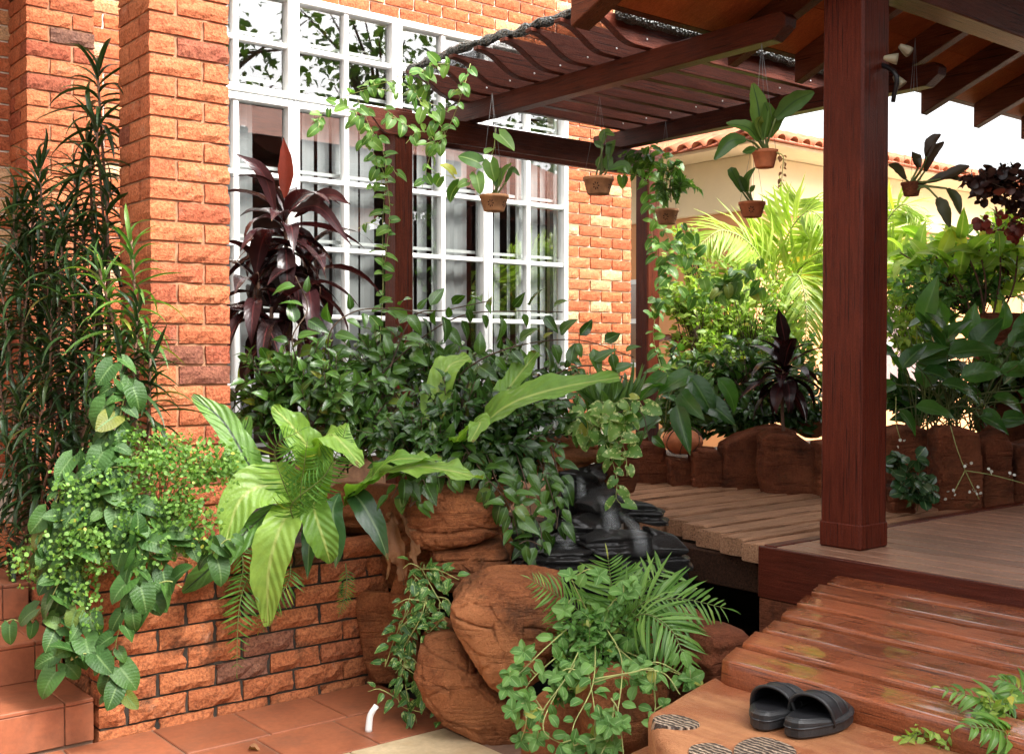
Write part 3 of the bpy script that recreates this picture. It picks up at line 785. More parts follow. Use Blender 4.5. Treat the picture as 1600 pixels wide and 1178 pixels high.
# deck boards run along y
bw = 0.118; x = DX0 + 0.006
i = 0
while x < 7.6:
    bm = bmesh.new(); add_box(bm, (x + 0.006, -3.9, DZ - 0.03), (x + bw - 0.006, DY1 - 0.062, DZ + random.uniform(-0.001, 0.001)), None, 0.003)
    obj('deck_board', from_bm(bm), M['deck'], pv); x += bw
box('border_board', (DX0 + 0.006, DY1 - 0.058, DZ - 0.03), (7.6, DY1, DZ + 0.003), M['fascia'], pv, 0.003)
box('fascia', (DX0 - 0.022, -3.9, DZ - 0.22), (DX0 + 0.004, DY1 + 0.01, DZ - 0.0015), M['fascia'], pv, 0.004)
box('deck_base', (DX0 + 0.006, -3.9, -0.05), (7.6, DY1 - 0.02, DZ - 0.035), M['oldbeam'], pv, 0.0)
box('corner_stone', (DX0 - 0.02, 2.35, 0.0), (DX0 + 0.0055, DY1 + 0.005, DZ - 0.222), M['rock_red'], pv, 0.004)

box('shading_back_wall', (DX0, -4.0, -0.05), (9.5, -3.92, 3.0), M['wood_x'], pv, 0.0)  # unseen wall, added to darken the post face turned towards it
box('side_wall', (9.42, -3.9, -0.05), (9.5, 2.6, 3.4), M['wood_y'], pv, 0.0)
# twin lamp on the far side of the post
lp = thing('wall_lamp', 'twin cream spotlight fixture on the right side of the thick post', 'lamp', (4.25, 2.9, 2.8))
c0 = at(1392, 110, 4.62)
tube('arm', bez([Vector((4.2, 2.86, 2.72)), c0 + Vector((0.02, 0, 0)), c0 + Vector((0.05, 0.02, -0.12))], 10), 0.012, 0.010, M['black'], lp)
for dv, ang in ((at(1394, 92, 4.58), (0.5, -0.6, -0.1)), (at(1415, 78, 4.7), (0.8, -0.3, -0.4)), (at(1405, 128, 4.66), (0.3, -0.5, -0.8))):
    vs, fs = lathe([(0.006, 0.05), (0.014, 0.045), (0.022, 0.02), (0.030, -0.012), (0.033, -0.03), (0.028, -0.026), (0.012, 0.0)], 16)
    me = pydata(vs, fs, 'shade', True); me.transform(frame(dv, Vector(ang).cross(UP).normalized(), -Vector(ang), 0.7))
    obj('lamp_shade', me, M['lampcream'], lp)

# ================================================================== sleeper walk, faux log steps, bridge
def plank_mesh(w, t, ends, seed, rnd=0.012, n=44, amp=0.003):
    """plank swept along its length: ends(s) gives start and end for side position s in 0..1; returns local coords (along, across, up)"""
    sec = []
    for i in range(9): sec.append((rnd + (w - 2 * rnd) * i / 8, t))
    q = rnd * 0.3
    sec += [(w - q, t - q), (w, t - rnd), (w, t * 0.5), (w, rnd * .4), (w - rnd * .4, 0), (w / 2, 0), (rnd * .4, 0), (0, rnd * .4), (0, t * 0.5), (0, t - rnd), (q, t - q)]
    m = len(sec); vs, fs = [], []; off = Vector((seed * 5.3, seed * 2.1, seed * 3.7))
    for j in range(n + 1):
        for (x, z) in sec:
            s0, s1 = ends(x / w); y = s0 + (s1 - s0) * j / n
            p = Vector((y, x, z)); nn = noise.noise_vector(Vector((y * 2.2, x * 14, z * 14)) + off) + noise.noise_vector(Vector((y * 9, x * 40, z * 40)) + off) * 0.5
            if j in (0, n): nn += noise.noise_vector(p * 60 + off) * 1.2
            pull = (1 if j == 0 else -1 if j == n else 0) * 0.25 * rnd * (1 if z > t * 0.8 else 0)
            vs.append(p + nn * amp + Vector((pull, 0, -abs(pull) * 0.5)))
    for j in range(n):
        for k in range(m):
            k2 = (k + 1) % m; fs.append((j * m + k, (j + 1) * m + k, (j + 1) * m + k2, j * m + k2))
    fs.append(tuple(range(m))); fs.append(tuple(n * m + k for k in range(m))[::-1])
    me = pydata(vs, fs, 'plank', True); bm = bmesh.new(); bm.from_mesh(me); bmesh.ops.recalc_face_normals(bm, faces=bm.faces)
    for f in bm.faces: f.smooth = len(f.verts) == 4
    bm.to_mesh(me); bm.free(); return me
sw = thing('sleeper_walk', 'wet red-brown timber sleepers leading up to the pavilion deck', 'walkway', (3.1, 2.0, 0))
SWX = [2.47 + 0.196 * i for i in range(8)]
for i in range(7):
    xa, xb = SWX[i], SWX[i + 1] - 0.045
    if i == 6: xb = DX0 - 0.026
    yl = 2.08 + (xa - 2.46) * 0.41 + random.uniform(-0.01, 0.01); yl2 = yl + 0.07
    z1 = 0.56 + random.uniform(-0.006, 0.006)
    me = plank_mesh(xb - xa, 0.13, lambda s: (-0.2, yl + (yl2 - yl) * s), i, 0.008, 60, 0.0022)
    me.transform(Matrix(((0, 1, 0, xa), (1, 0, 0, 0), (0, 0, 1, z1 - 0.13), (0, 0, 0, 1)))); me.flip_normals()
    obj('sleeper', me, M['sleeper'], sw)
box('bearer', (2.6, 0.2, 0.1), (3.8, 1.9, 0.40), M['oldbeam'], sw, 0.004)

def mat_fauxlog():
    m, nt, b = newmat('stained_concrete_log')
    n = noise_tex(nt, 30, 5, 0.6, stretch=(1, 0.15, 1)); big = noise_tex(nt, 3.2, 4)
    c = ramp(nt, n, [(0.3, (0.27, 0.09, 0.028)), (0.7, (0.42, 0.18, 0.07))])
    c = mix(nt, ramp(nt, big, [(0.45, (0, 0, 0)), (0.6, (0.8, 0.8, 0.8))]), c, (0.26, 0.06, 0.018))
    nt.links.new(c, b.inputs['Base Color'])
    nt.links.new(ramp(nt, big, [(0.42, (0.75, 0.75, 0.75)), (0.58, (0.28, 0.28, 0.28))]), b.inputs['Roughness'])
    bump(nt, b, mth(nt, 'ADD', n, noise_tex(nt, 90, 6, 0.7)), 0.9, 0.010); return m
M['faux'] = mat_fauxlog()
m, nt, b = newmat('ribbed_bark')
w_ = nt.nodes.new('ShaderNodeTexWave'); w_.bands_direction = 'X'; w_.inputs['Scale'].default_value = 21; w_.inputs['Distortion'].default_value = 5; w_.inputs['Detail'].default_value = 3; w_.inputs['Detail Scale'].default_value = 2
nt.links.new(nt.nodes.new('ShaderNodeNewGeometry').outputs['Position'], w_.inputs['Vector'])
nt.links.new(ramp(nt, w_.outputs['Fac'], [(0.3, (0.04, 0.025, 0.018)), (0.65, (0.4, 0.29, 0.21))]), b.inputs['Base Color']); bump(nt, b, w_.outputs['Fac'], 1.0, 0.012); M['rib'] = m
def soft_block(name, outline, z0, z1, mat, parent, bev=0.02, amp=0.008, cuts=5, sm=True):
    me = prism_mesh(outline, 'z', z0, z1)
    bm = bmesh.new(); bm.from_mesh(me)
    bmesh.ops.bevel(bm, geom=list(bm.edges), offset=bev, segments=3, affect='EDGES', profile=0.5)
    bmesh.ops.triangulate(bm, faces=[f for f in bm.faces if len(f.verts) > 4])
    bmesh.ops.subdivide_edges(bm, edges=[e for e in bm.edges if e.calc_length() > 0.08], cuts=cuts, use_grid_fill=True)
    for v in bm.verts: v.co += noise.noise_vector(v.co * 7) * amp
    me = from_bm(bm, name, sm); return obj(name, me, mat, parent)
fs_ = thing('log_step', 'orange stained faux log step carrying the black sandals', 'step', (2.3, 1.8, 0))
def px(u, v, z): p = on('z', u, v, z); return (p.x, p.y)
soft_block('tread', [px(1118, 1052, .505), px(1012, 1112, .505), px(1024, 1150, .505), px(1100, 1240, .505), (1.62, 0.5), (2.463, 0.3), (2.463, 2.05)], 0.30, 0.506, M['faux'], fs_, 0.025, 0.004, 3)
def knot(parent, u, v, z, rx, ry, ang):
    c = Vector(px(u, v, z) + (z,)); vs = []
    for i in range(20):
        a = i * math.pi / 10; vs.append(c + Matrix.Rotation(ang, 3, 'Z') @ Vector((rx * math.cos(a) * (1 + .1 * math.sin(3 * a)), ry * math.sin(a), 0)))
    vs += [v_ + Vector((0, 0, -0.03)) + (v_ - c) * 0.1 for v_ in vs]
    fs = [tuple(range(20))] + [(i, i + 20, (i + 1) % 20 + 20, (i + 1) % 20) for i in range(20)]
    return obj('bark_patch', pydata(vs, fs), M['rib'], parent)
knot(fs_, 1056, 1126, 0.512, 0.047, 0.06, 0.3); knot(fs_, 1195, 1172, 0.513, 0.09, 0.07, 0.5); knot(fs_, 1110, 1172, 0.511, 0.05, 0.05, 0.2)
ls = thing('log_step', 'lower orange faux log step at the bottom edge beside the mint', 'step', (2.2, 2.1, 0))
soft_block('tread', [px(1018, 1152, .36), px(940, 1190, .36), (1.7, 1.6), (1.7, 0.6), (2.0, 0.6), px(1090, 1220, .36)], 0.0, 0.358, M['faux'], ls, 0.03, 0.005, 3)

br = thing('plank_bridge', 'pale weathered plank bridge behind the thick pavilion post', 'bridge', (4.7, 4.1, 0.5))
y = 3.07; i = 0
while y < 5.42:
    wd = random.uniform(0.135, 0.155)
    xl = 3.93 + 0.30 * max(0, min(1, (y - 3.1) / 0.75)) + random.uniform(-0.02, 0.02) + (0.25 if y > 4.0 else 0)
    me = plank_mesh(wd, 0.08, lambda s: (xl, 5.74), 30 + int(y * 50), 0.009, 30, 0.0035)
    me.transform(Matrix.Translation((0, y, 0.52 + random.uniform(-0.003, 0.003))))
    obj('plank', me, M['bridge'], br); y += wd + random.uniform(0.03, 0.042)
me = prism_mesh([(3.03, 0.36), (3.03, 0.515), (5.3, 0.515), (5.3, 0.36)], 'x', 4.02, 4.12, 0.006); obj('bearer', me, M['oldbeam'], br)
me = prism_mesh([(3.03, 0.36), (3.03, 0.515), (5.3, 0.515), (5.3, 0.36)], 'x', 5.3, 5.4, 0.006); obj('bearer', me, M['oldbeam'], br)

# pond
m, nt, b = newmat('pond_water'); b.inputs['Base Color'].default_value = (0.004, 0.005, 0.004, 1); setv(b, rough=0.04, spec=0.5)
bump(nt, b, noise_tex(nt, 9, 3), 0.08, 0.02); M['water'] = m
w = sheet('pond_water', 2.63, 6.6, 2.0, 5.9, 0.08, M['water'])

# ================================================================== rocks
def rock(label, c, r, seed, rotz=0.0, mat='rock', boxy=3.0, amp=0.10, strata=0.05, sfreq=9.0, sub=5, name='boulder', cat='rock', tilt=0.0, group=None, flat=0.0, facets=9):
    rng = random.Random(seed * 13 + 5)
    bm = bmesh.new(); bmesh.ops.create_icosphere(bm, subdivisions=sub, radius=1.0)
    off = Vector((seed * 3.17 % 50, seed * 1.31 % 50, seed * 2.73 % 50)); rmean = (r[0] + r[1] + r[2]) / 3
    planes = []
    for _ in range(facets):
        n = Vector((rng.gauss(0, 1), rng.gauss(0, 1), rng.gauss(0, 0.8))).normalized(); planes.append((n, rng.uniform(0.62, 0.92) if facets > 4 else rng.uniform(0.9, 1.15)))
    lays = [rng.uniform(-0.9, 0.9) for _ in range(4)]
    for v in bm.verts:
        p = v.co.copy(); q = (abs(p.x) ** boxy + abs(p.y) ** boxy + abs(p.z) ** boxy) ** (-1 / boxy); p *= q
        for n, h in planes:
            e = p.dot(n) - h
            if e > 0: p -= n * e * 0.88
        w = Vector((p.x * r[0], p.y * r[1], p.z * r[2]))
        n1 = noise.fractal(w * 5.0 + off, 0.85, 2.1, 6); n2 = noise.noise(w * 2.2 + off * 2)
        k = 1 + amp * (n1 * 0.55 + n2 * 0.9)
        zc = p.z + 0.16 * noise.noise(Vector((w.x * 3, w.y * 3, seed))) + 0.12 * p.x * math.sin(seed)
        for lz in lays:
            g = abs(zc - lz) * r[2]
            if g < 0.022: k -= strata * 1.1 * (1 - g / 0.022) ** 1.5
            if zc > lz: k -= strata * 0.28
        dd = noise.voronoi(w * 4.2 + off)[0]; cr = dd[1] - dd[0]
        if cr < 0.05: k -= 0.035 * (1 - cr / 0.05)
        v.co = Vector((w.x * k, w.y * k, w.z * (1 + amp * 0.6 * n2)))
        if flat and v.co.z > flat * r[2]: v.co.z = flat * r[2] + (v.co.z - flat * r[2]) * 0.25
    me = from_bm(bm, name, True)
    o = obj(name, me, M[mat], None, Matrix.Translation(Vector(c)) @ Matrix.Rotation(rotz, 4, 'Z') @ Matrix.Rotation(tilt, 4, 'Y'))
    tag(o, label, cat, group); return o
AX = YAW   # rotation that turns a rock's x axis to the picture's horizontal
rock('square brown rock slab wedged against the right end of the brick planter', at(606, 1000, 4.93), (0.155, 0.12, 0.24), 1, AX - 0.2, boxy=5, amp=0.06, strata=0.02)
def outline_rock(label, px_outline, d, depth, seed, mat='rock', ledges=(), name='boulder', lean=0.0, n_a=190, n_r=60, ex=0.38, back=0.45):
    """a boulder whose front view has this outline at distance d; a closed solid with its own depth"""
    pts = [at(u, v, d) for u, v in px_outline]; c = sum(pts, Vector()) / len(pts)
    rt = Vector((CR.x, CR.y, 0)).normalized(); fw = Vector((CF.x, CF.y, 0)).normalized()
    q = [((p - c).dot(rt), (p - c).z) for p in pts]; m = len(q)
    def edge(th):
        dx, dz = math.cos(th), math.sin(th); best = 0.02
        for i in range(m):
            (x1, z1), (x2, z2) = q[i], q[(i + 1) % m]; ex, ez = x2 - x1, z2 - z1; den = dx * ez - dz * ex
            if abs(den) < 1e-9: continue
            t = (x1 * ez - z1 * ex) / den; s = (x1 * dz - z1 * dx) / den
            if t > 0 and -1e-6 <= s <= 1 + 1e-6: best = max(best, t)
        return best
    rad = [edge(2 * math.pi * k / n_a) for k in range(n_a)]
    rad = [(rad[k - 1] + 4 * rad[k] + rad[(k + 1) % n_a]) / 6 for k in range(n_a)]
    zmax = max(z for _, z in q); vs, fs = [], []; off = Vector((seed * 3.3, seed * 1.7, seed))
    def P(k, phi):
        th = 2 * math.pi * k / n_a; s = math.sin(phi) ** ex; y = -math.copysign(abs(math.cos(phi)) ** 0.42, math.cos(phi)) * depth
        x, z = rad[k] * math.cos(th) * s, rad[k] * math.sin(th) * s
        w = Vector((x, y, z)); n1 = noise.fractal(w * 8 + off, 0.65, 2.2, 6); n2 = noise.noise(w * 2.4 + off)
        cut = 0.0; zz = z + 0.05 * noise.noise(Vector((x * 4, y * 4, seed))) + lean * x
        for lz, dp in ledges:
            g = zz - lz
            if g > 0: cut += dp * 0.5
            if abs(g) < 0.007: cut += dp * 0.8 * (1 - abs(g) / 0.007)
        dd = noise.voronoi(w * 5 + off)[0]; cr = dd[1] - dd[0]
        if cr < 0.06: cut += 0.010 * (1 - cr / 0.06)
        k_ = 1 + 0.04 * n1 + 0.07 * n2; L = max(w.length, 1e-4)
        w = w * k_ * (1 - min(0.5, cut / L) * (1 if y < depth * 0.6 else 0))
        return c + rt * w.x + fw * (w.y + back * max(0.0, w.z - 0.25 * zmax)) + UP * w.z
    for r_ in range(n_r + 1):
        phi = math.pi * (0.012 + 0.976 * r_ / n_r)
        for k in range(n_a): vs.append(P(k, phi))
    for r_ in range(n_r):
        for k in range(n_a):
            k2 = (k + 1) % n_a; fs.append((r_ * n_a + k, r_ * n_a + k2, (r_ + 1) * n_a + k2, (r_ + 1) * n_a + k))
    fs.append(tuple(range(n_a))[::-1]); fs.append(tuple(n_r * n_a + k for k in range(n_a)))
    me = pydata(vs, fs, name, True); bm = bmesh.new(); bm.from_mesh(me); bmesh.ops.recalc_face_normals(bm, faces=bm.faces); bm.to_mesh(me); bm.free(); smooth(me)
    return tag(obj(name, me, M[mat]), label, 'rock')
outline_rock('big rounded brown boulder resting on the floor beside the cream tiles', [(660, 985), (690, 978), (715, 985), (735, 1010), (765, 1050), (800, 1075), (835, 1095), (830, 1185), (790, 1168), (740, 1138), (692, 1112), (665, 1080), (650, 1040), (652, 1005)], 4.34, 0.22, 22, ledges=((0.10, 0.022), (0.0, 0.008)), lean=0.35)
outline_rock('flat topped layered boulder below the waterfall in the middle', [(703, 938), (720, 914), (745, 899), (772, 892), (850, 893), (885, 903), (890, 960), (872, 1010), (845, 1050), (802, 1078), (765, 1056), (735, 1008), (712, 972)], 4.2, 0.20, 17, ledges=((0.085, 0.012), (0.01, 0.02), (-0.09, 0.008)), lean=0.22)
outline_rock('large tan boulder under the hanging shrub, left of the waterfall', [(640, 760), (680, 750), (740, 752), (800, 756), (806, 790), (782, 828), (745, 844), (690, 852), (650, 848), (634, 815)], 4.72, 0.22, 4, ledges=((-0.06, 0.03), (0.05, 0.01)), lean=0.1)
outline_rock('flat layered rock under the large tan boulder', [(664, 846), (720, 842), (792, 830), (806, 858), (798, 888), (762, 908), (700, 918), (668, 902)], 4.70, 0.2, 5, ledges=((0.03, 0.03), (-0.03, 0.035)), lean=-0.1)
rock('small brown rock tucked behind the trailing variegated vine', at(655, 910, 4.9), (0.16, 0.12, 0.2), 6, AX, boxy=3, amp=0.1)
rock('brown ledge rock over the top of the waterfall', at(872, 708, 5.25), (0.30, 0.2, 0.09), 7, AX, boxy=3.0, amp=0.14, strata=0.12, sub=5)
rock('brown ledge rock right of the waterfall top, beside the bridge', at(967, 725, 5.45), (0.12, 0.18, 0.13), 8, AX, boxy=3.4, amp=0.12, mat='rock_red')
rock('brown rock with straight joint below the mint, beside the log step', at(968, 1122, 3.62), (0.15, 0.16, 0.17), 9, AX + 0.3, boxy=4, amp=0.07, strata=0.05, sub=5)
rock('brown rock below the mint at the bottom edge of the picture', at(885, 1165, 3.85), (0.17, 0.15, 0.2), 10, AX, boxy=3, amp=0.1)
rock('dark red stone at the pond edge left of the sleepers', at(1112, 1020, 3.75), (0.12, 0.13, 0.09), 11, AX + 0.4, boxy=4, amp=0.09, mat='rock_red')
rock('dark stone in the gap between pond and mint', at(1060, 1040, 4.0), (0.2, 0.2, 0.2), 12, AX, boxy=3, amp=0.1, mat='rock_red')
rock('brown rock behind the nest fern between planter and tan boulder', at(590, 800, 5.15), (0.34, 0.2, 0.17), 13, AX, boxy=3, amp=0.12)
rock('shaded brown rock at the right end of the brick planter top', at(640, 880, 5.0), (0.16, 0.14, 0.12), 14, AX, boxy=3, amp=0.12)
# wet waterfall rocks
WG = 'wet black rocks of the waterfall'
for u, v, d, rr, lb in (
    (900, 770, 5.15, (0.20, 0.14, 0.16), 'wet black rock directly under the ledge at the waterfall top'),
    (935, 795, 4.95, (0.17, 0.14, 0.085), 'wet black rock carrying the upper white water streak'),
    (905, 830, 4.86, (0.21, 0.14, 0.085), 'wet black rock in the middle of the waterfall'),
    (945, 850, 4.75, (0.24, 0.13, 0.07), 'wide wet black rock at the waterfall foot'),
    (1035, 855, 4.72, (0.135, 0.16, 0.095), 'wet black boulder with rippled face right of the waterfall'),
    (1005, 800, 5.0, (0.17, 0.14, 0.055), 'flat wet black rock beside the bridge plank ends'),
    (860, 880, 4.7, (0.25, 0.18, 0.07), 'low wet black rock behind the layered boulder')):
    rock(lb, at(u, v, d), rr, 20 + u, AX + 0.3, 'rock_wet', boxy=5, amp=0.26, strata=0.16, sub=5, name='wet_rock', group=WG, facets=12)
for i, (u, v, d, rr) in enumerate(((830, 930, 5.2, (0.45, 0.2, 0.33)), (960, 940, 5.45, (0.40, 0.18, 0.30)))):
    rock(('dark wet rock mass behind the waterfall foot', 'dark wet rock mass under the bridge')[i], at(u, v, d), rr, 60 + i, AX, 'rock_wet', boxy=3, amp=0.1, name='wet_rock', group=WG)
# water streaks
m, nt, b = newmat('falling_water'); nt.nodes.remove(b)
g_ = nt.nodes.new('ShaderNodeBsdfPrincipled'); g_.inputs['Base Color'].default_value = (0.8, 0.83, 0.85, 1); g_.inputs['Roughness'].default_value = 0.6
tr = nt.nodes.new('ShaderNodeBsdfTransparent'); mx = nt.nodes.new('ShaderNodeMixShader')
uvn = nt.nodes.new('ShaderNodeUVMap'); sx = nt.nodes.new('ShaderNodeSeparateXYZ'); nt.links.new(uvn.outputs[0], sx.inputs[0])
sd_ = mth(nt, 'ABSOLUTE', mth(nt, 'SUBTRACT', mth(nt, 'MULTIPLY', sx.outputs[1], 2.0), 1.0)); ed = mth(nt, 'SUBTRACT', 1.0, mth(nt, 'POWER', sd_, 1.5), True)
st_n = noise_tex(nt, 9, 3, 0.5, uvn.outputs[0], stretch=(0.5, 3.5, 1)); al = mth(nt, 'MULTIPLY', ed, ramp(nt, st_n, [(0.35, (0.02, 0.02, 0.02)), (0.75, (0.28, 0.28, 0.28))]))
al = mth(nt, 'MULTIPLY', al, mth(nt, 'MULTIPLY', mth(nt, 'MULTIPLY', sx.outputs[0], 4.0, True), mth(nt, 'MULTIPLY', mth(nt, 'SUBTRACT', 1.0, sx.outputs[0]), 4.0, True)))
nt.links.new(al, mx.inputs[0]); nt.links.new(tr.outputs[0], mx.inputs[1]); nt.links.new(g_.outputs[0], mx.inputs[2]); nt.links.new(mx.outputs[0], nt.nodes['Material Output'].inputs['Surface']); M['fall'] = m
wf = thing('waterfall', 'thin misty white water running down the black rocks', 'waterfall', at(950, 880, 4.75))
for pts, wd in ((((905, 742, 5.02), (908, 758, 4.97), (910, 790, 4.93)), 0.05), (((935, 772, 4.86), (950, 792, 4.80), (955, 815, 4.76), (960, 838, 4.70)), 0.08), (((960, 790, 4.86), (985, 815, 4.74), (1000, 840, 4.66), (1004, 872, 4.60)), 0.07), (((880, 835, 4.78), (884, 850, 4.70), (888, 885, 4.64)), 0.10)):
    P = bez([at(*p) for p in pts], 10); vs, fs, uvs = [], [], []
    for i, p in enumerate(P):
        s = CR * wd * 0.5 * (0.7 + 0.5 * i / len(P)); bulge = -CF * 0.012
        vs += [p - s, p - s * 0.3 + bulge, p + s * 0.3 + bulge, p + s]; uvs += [(i / (len(P) - 1), k) for k in (0, .35, .65, 1)]
    for i in range(len(P) - 1):
        for k in range(3): fs.append((i * 4 + k, i * 4 + k + 1, i * 4 + k + 5, i * 4 + k + 4))
    obj('water_sheet', geo_mesh(np.array([tuple(v) for v in vs]), fs, np.array(uvs), 'w'), M['fall'], wf)
# kerb of upright stones around the garden bed
KG = 'stones of the garden bed kerb'
kerb = [
 ([(966, 692), (1010, 689), (1040, 697), (1048, 745), (1048, 775), (966, 775)], 7.4, 'low red kerb stone at the foot of the far pergola post'),
 ([(1040, 713), (1080, 716), (1082, 775), (1044, 775)], 7.25, 'lowest red kerb stone, under the round clay pot'),
 ([(1078, 706), (1086, 697), (1118, 699), (1128, 712), (1130, 780), (1078, 778)], 7.15, 'small red kerb stone right of the round clay pot'),
 ([(1124, 692), (1150, 677), (1188, 664), (1222, 664), (1240, 672), (1240, 785), (1126, 785)], 7.1, 'tall red kerb stone with a stepped top left of the widest one'),
 ([(1184, 678), (1200, 671), (1242, 674), (1262, 690), (1276, 700), (1280, 790), (1196, 790), (1186, 735)], 6.82, 'widest red kerb stone, just left of the thick post'),
 ([(1272, 690), (1330, 684), (1345, 700), (1345, 790), (1274, 790)], 6.7, 'red kerb stone half hidden behind the thick post'),
 ([(1372, 676), (1400, 664), (1440, 665), (1454, 676), (1458, 790), (1374, 790)], 6.4, 'red kerb stone just right of the thick post'),
 ([(1456, 674), (1463, 664), (1500, 664), (1524, 672), (1528, 700), (1524, 830), (1458, 830)], 6.15, 'tall flat red kerb stone below the broad-leaved clump'),
 ([(1524, 684), (1556, 664), (1574, 690), (1574, 830), (1526, 830)], 6.25, 'dark red kerb stone in shade near the right edge'),
 ([(1384, 758), (1420, 755), (1426, 765), (1424, 800), (1382, 800)], 6.0, 'small low red stone beside the water plant'),
 ([(1572, 690), (1640, 680), (1660, 700), (1660, 830), (1574, 830)], 6.3, 'dark kerb stone cut by the right edge of the picture')]
for i, (ol, dd_, lb) in enumerate(kerb):
    o = outline_rock(lb, ol, dd_, 0.11, 40 + i * 3, 'rock_red', ledges=((random.uniform(0.0, 0.1), 0.012), (random.uniform(-0.1, 0), 0.01)), name='kerb_stone', lean=random.uniform(-.2, .2), n_a=120, n_r=30, ex=0.2, back=0.0); o['group'] = KG
rock('dark red layered rock planter block at the right edge above the lilies', at(1562, 515, 7.3), (0.24, 0.17, 0.11), 71, AX, 'rock_red', boxy=4, amp=0.10, strata=0.1, name='planter_rock')
rock('tall dark red rock standing in shade below the right planter block', at(1588, 620, 7.2), (0.28, 0.2, 0.36), 72, AX, 'rock_red', boxy=4, amp=0.10, strata=0.05, name='planter_rock')
rock('brown stone behind the purple cordyline and left of the thick post', at(1262, 660, 7.3), (0.16, 0.12, 0.1), 73, AX, 'rock', boxy=4, amp=0.1, name='kerb_stone')
# soil of the garden bed behind the kerb
bed = soft_block('garden_bed', [(5.9, 5.95), (5.75, 5.0), (5.75, 4.2), (6.0, 3.7), (6.4, 3.05), (7.4, 2.6), (9.5, 2.8), (9.5, 6.2), (6.6, 6.3)], 0.0, 0.66, M['soil'], None, 0.05, 0.02, 6)
bed['kind'] = 'structure'
# ================================================================== orange house behind
oh = thing('orange_house', 'orange and cream plastered house with clay tile eaves behind the garden', 'house', (9, 7.2, 0))
HX, HY, HZ = 8.75, 7.05, 3.42
box('wall', (HX, HY, 0), (24, 16, 2.85), M['plaster_orange'], oh, 0.0)
box('frieze', (HX - 0.04, HY - 0.04, 2.852), (24, 16, HZ - 0.03), M['plaster_cream'], oh, 0.01)
box('soffit', (HX - 0.46, HY - 0.46, HZ - 0.028), (24, 16, HZ), M['plaster_cream'], oh, 0.0)
rf = obj('roof', pydata([(HX - 0.5, HY - 0.5, HZ + 0.005), (25, HY - 0.5, HZ + 0.005), (25, 16.5, HZ + 0.005), (HX - 0.5, 16.5, HZ + 0.005), (HX + 3.5, HY + 4, HZ + 1.5), (25, HY + 4, HZ + 1.5)],
        [(0, 1, 5, 4), (3, 0, 4), (1, 2, 5), (2, 3, 4, 5), (0, 3, 2, 1)]), M['roof_tile'], oh)
def barrel(seed):
    vs, fs = [], []; n = 8
    for j in range(4):
        y = j * 0.14; r = 0.075 - 0.004 * j
        for i in range(n + 1):
            a = math.pi * i / n; vs.append((r * math.cos(a), y, r * math.sin(a) * 0.8))
        for i in range(n + 1):
            a = math.pi * i / n; vs.append(((r - 0.014) * math.cos(a), y, (r - 0.014) * math.sin(a) * 0.8))
    m = 2 * (n + 1)
    for j in range(3):
        for i in range(n):
            a = j * m + i; fs.append((a, a + 1, a + m + 1, a + m)); b = a + n + 1; fs.append((b + 1, b, b + m, b + m + 1))
    for i in range(n): fs.append((i, i + n + 1, i + n + 2, i + 1))
    me = pydata(vs, fs, 'tile', True); me.materials.append(M['roof_tile']); return me
bt = barrel(0); S = R(23)
for i in range(38):
    obj('roof_tile', bt, None, rf, Matrix.Translation((HX - 0.45 + i * 0.19, HY - 0.56, HZ + 0.0)) @ Matrix.Rotation(S, 4, 'X'))
for i in range(16):
    obj('roof_tile', bt, None, rf, Matrix.Translation((HX - 0.56, HY - 0.38 + i * 0.19, HZ + 0.0)) @ Matrix.Rotation(R(-90), 4, 'Z') @ Matrix.Rotation(S, 4, 'X'))
# window on the wall that faces the passage
def far_window(lo, hi, axis, label):
    w = bpy.data.objects.new('window', None); link(w, oh, Matrix.Translation(Vector(lo))); w['label'] = label
    lo, hi = Vector(lo), Vector(hi)
    bm = bmesh.new(); t = 0.05
    if axis == 'x':
        add_box(bm, (lo.x - 0.03, lo.y, lo.z), (lo.x - 0.002, lo.y + t, hi.z)); add_box(bm, (lo.x - 0.03, hi.y - t, lo.z), (lo.x - 0.002, hi.y, hi.z))
        for z in (lo.z, (lo.z + hi.z) / 2, hi.z - t): add_box(bm, (lo.x - 0.028, lo.y + t, z), (lo.x - 0.002, hi.y - t, z + t))
        obj('frame', from_bm(bm), M['white'], w); box('pane', (lo.x - 0.01, lo.y + t, lo.z + t), (lo.x - 0.003, hi.y - t, hi.z - t), M['glass'], w, 0.0)
    else:
        n = 3
        for i in range(n + 1):
            x = lo.x + (hi.x - lo.x - t) * i / n; add_box(bm, (x, lo.y - 0.03, lo.z), (x + t, lo.y - 0.002, hi.z))
        for z in (lo.z, lo.z + (hi.z - lo.z) * 0.55, hi.z - t): add_box(bm, (lo.x + t, lo.y - 0.028, z), (hi.x - t, lo.y - 0.003, z + t))
        obj('frame', from_bm(bm), M['white'], w)
        box('curtain', (lo.x + t, lo.y - 0.012, lo.z + t), (hi.x - t, lo.y - 0.004, hi.z - t), M['curtain'], w, 0.0)
far_window((HX, 8.3, 1.3), (HX, 9.2, 2.25), 'x', 'small white framed window on the passage wall')
far_window((10.9, HY, 0.9), (12.4, HY, 2.05), 'y', 'wide curtained window right of the thick post')
far_window((14.2, HY, 0.8), (16.2, HY, 2.2), 'y', 'pale curtained window at the right edge')

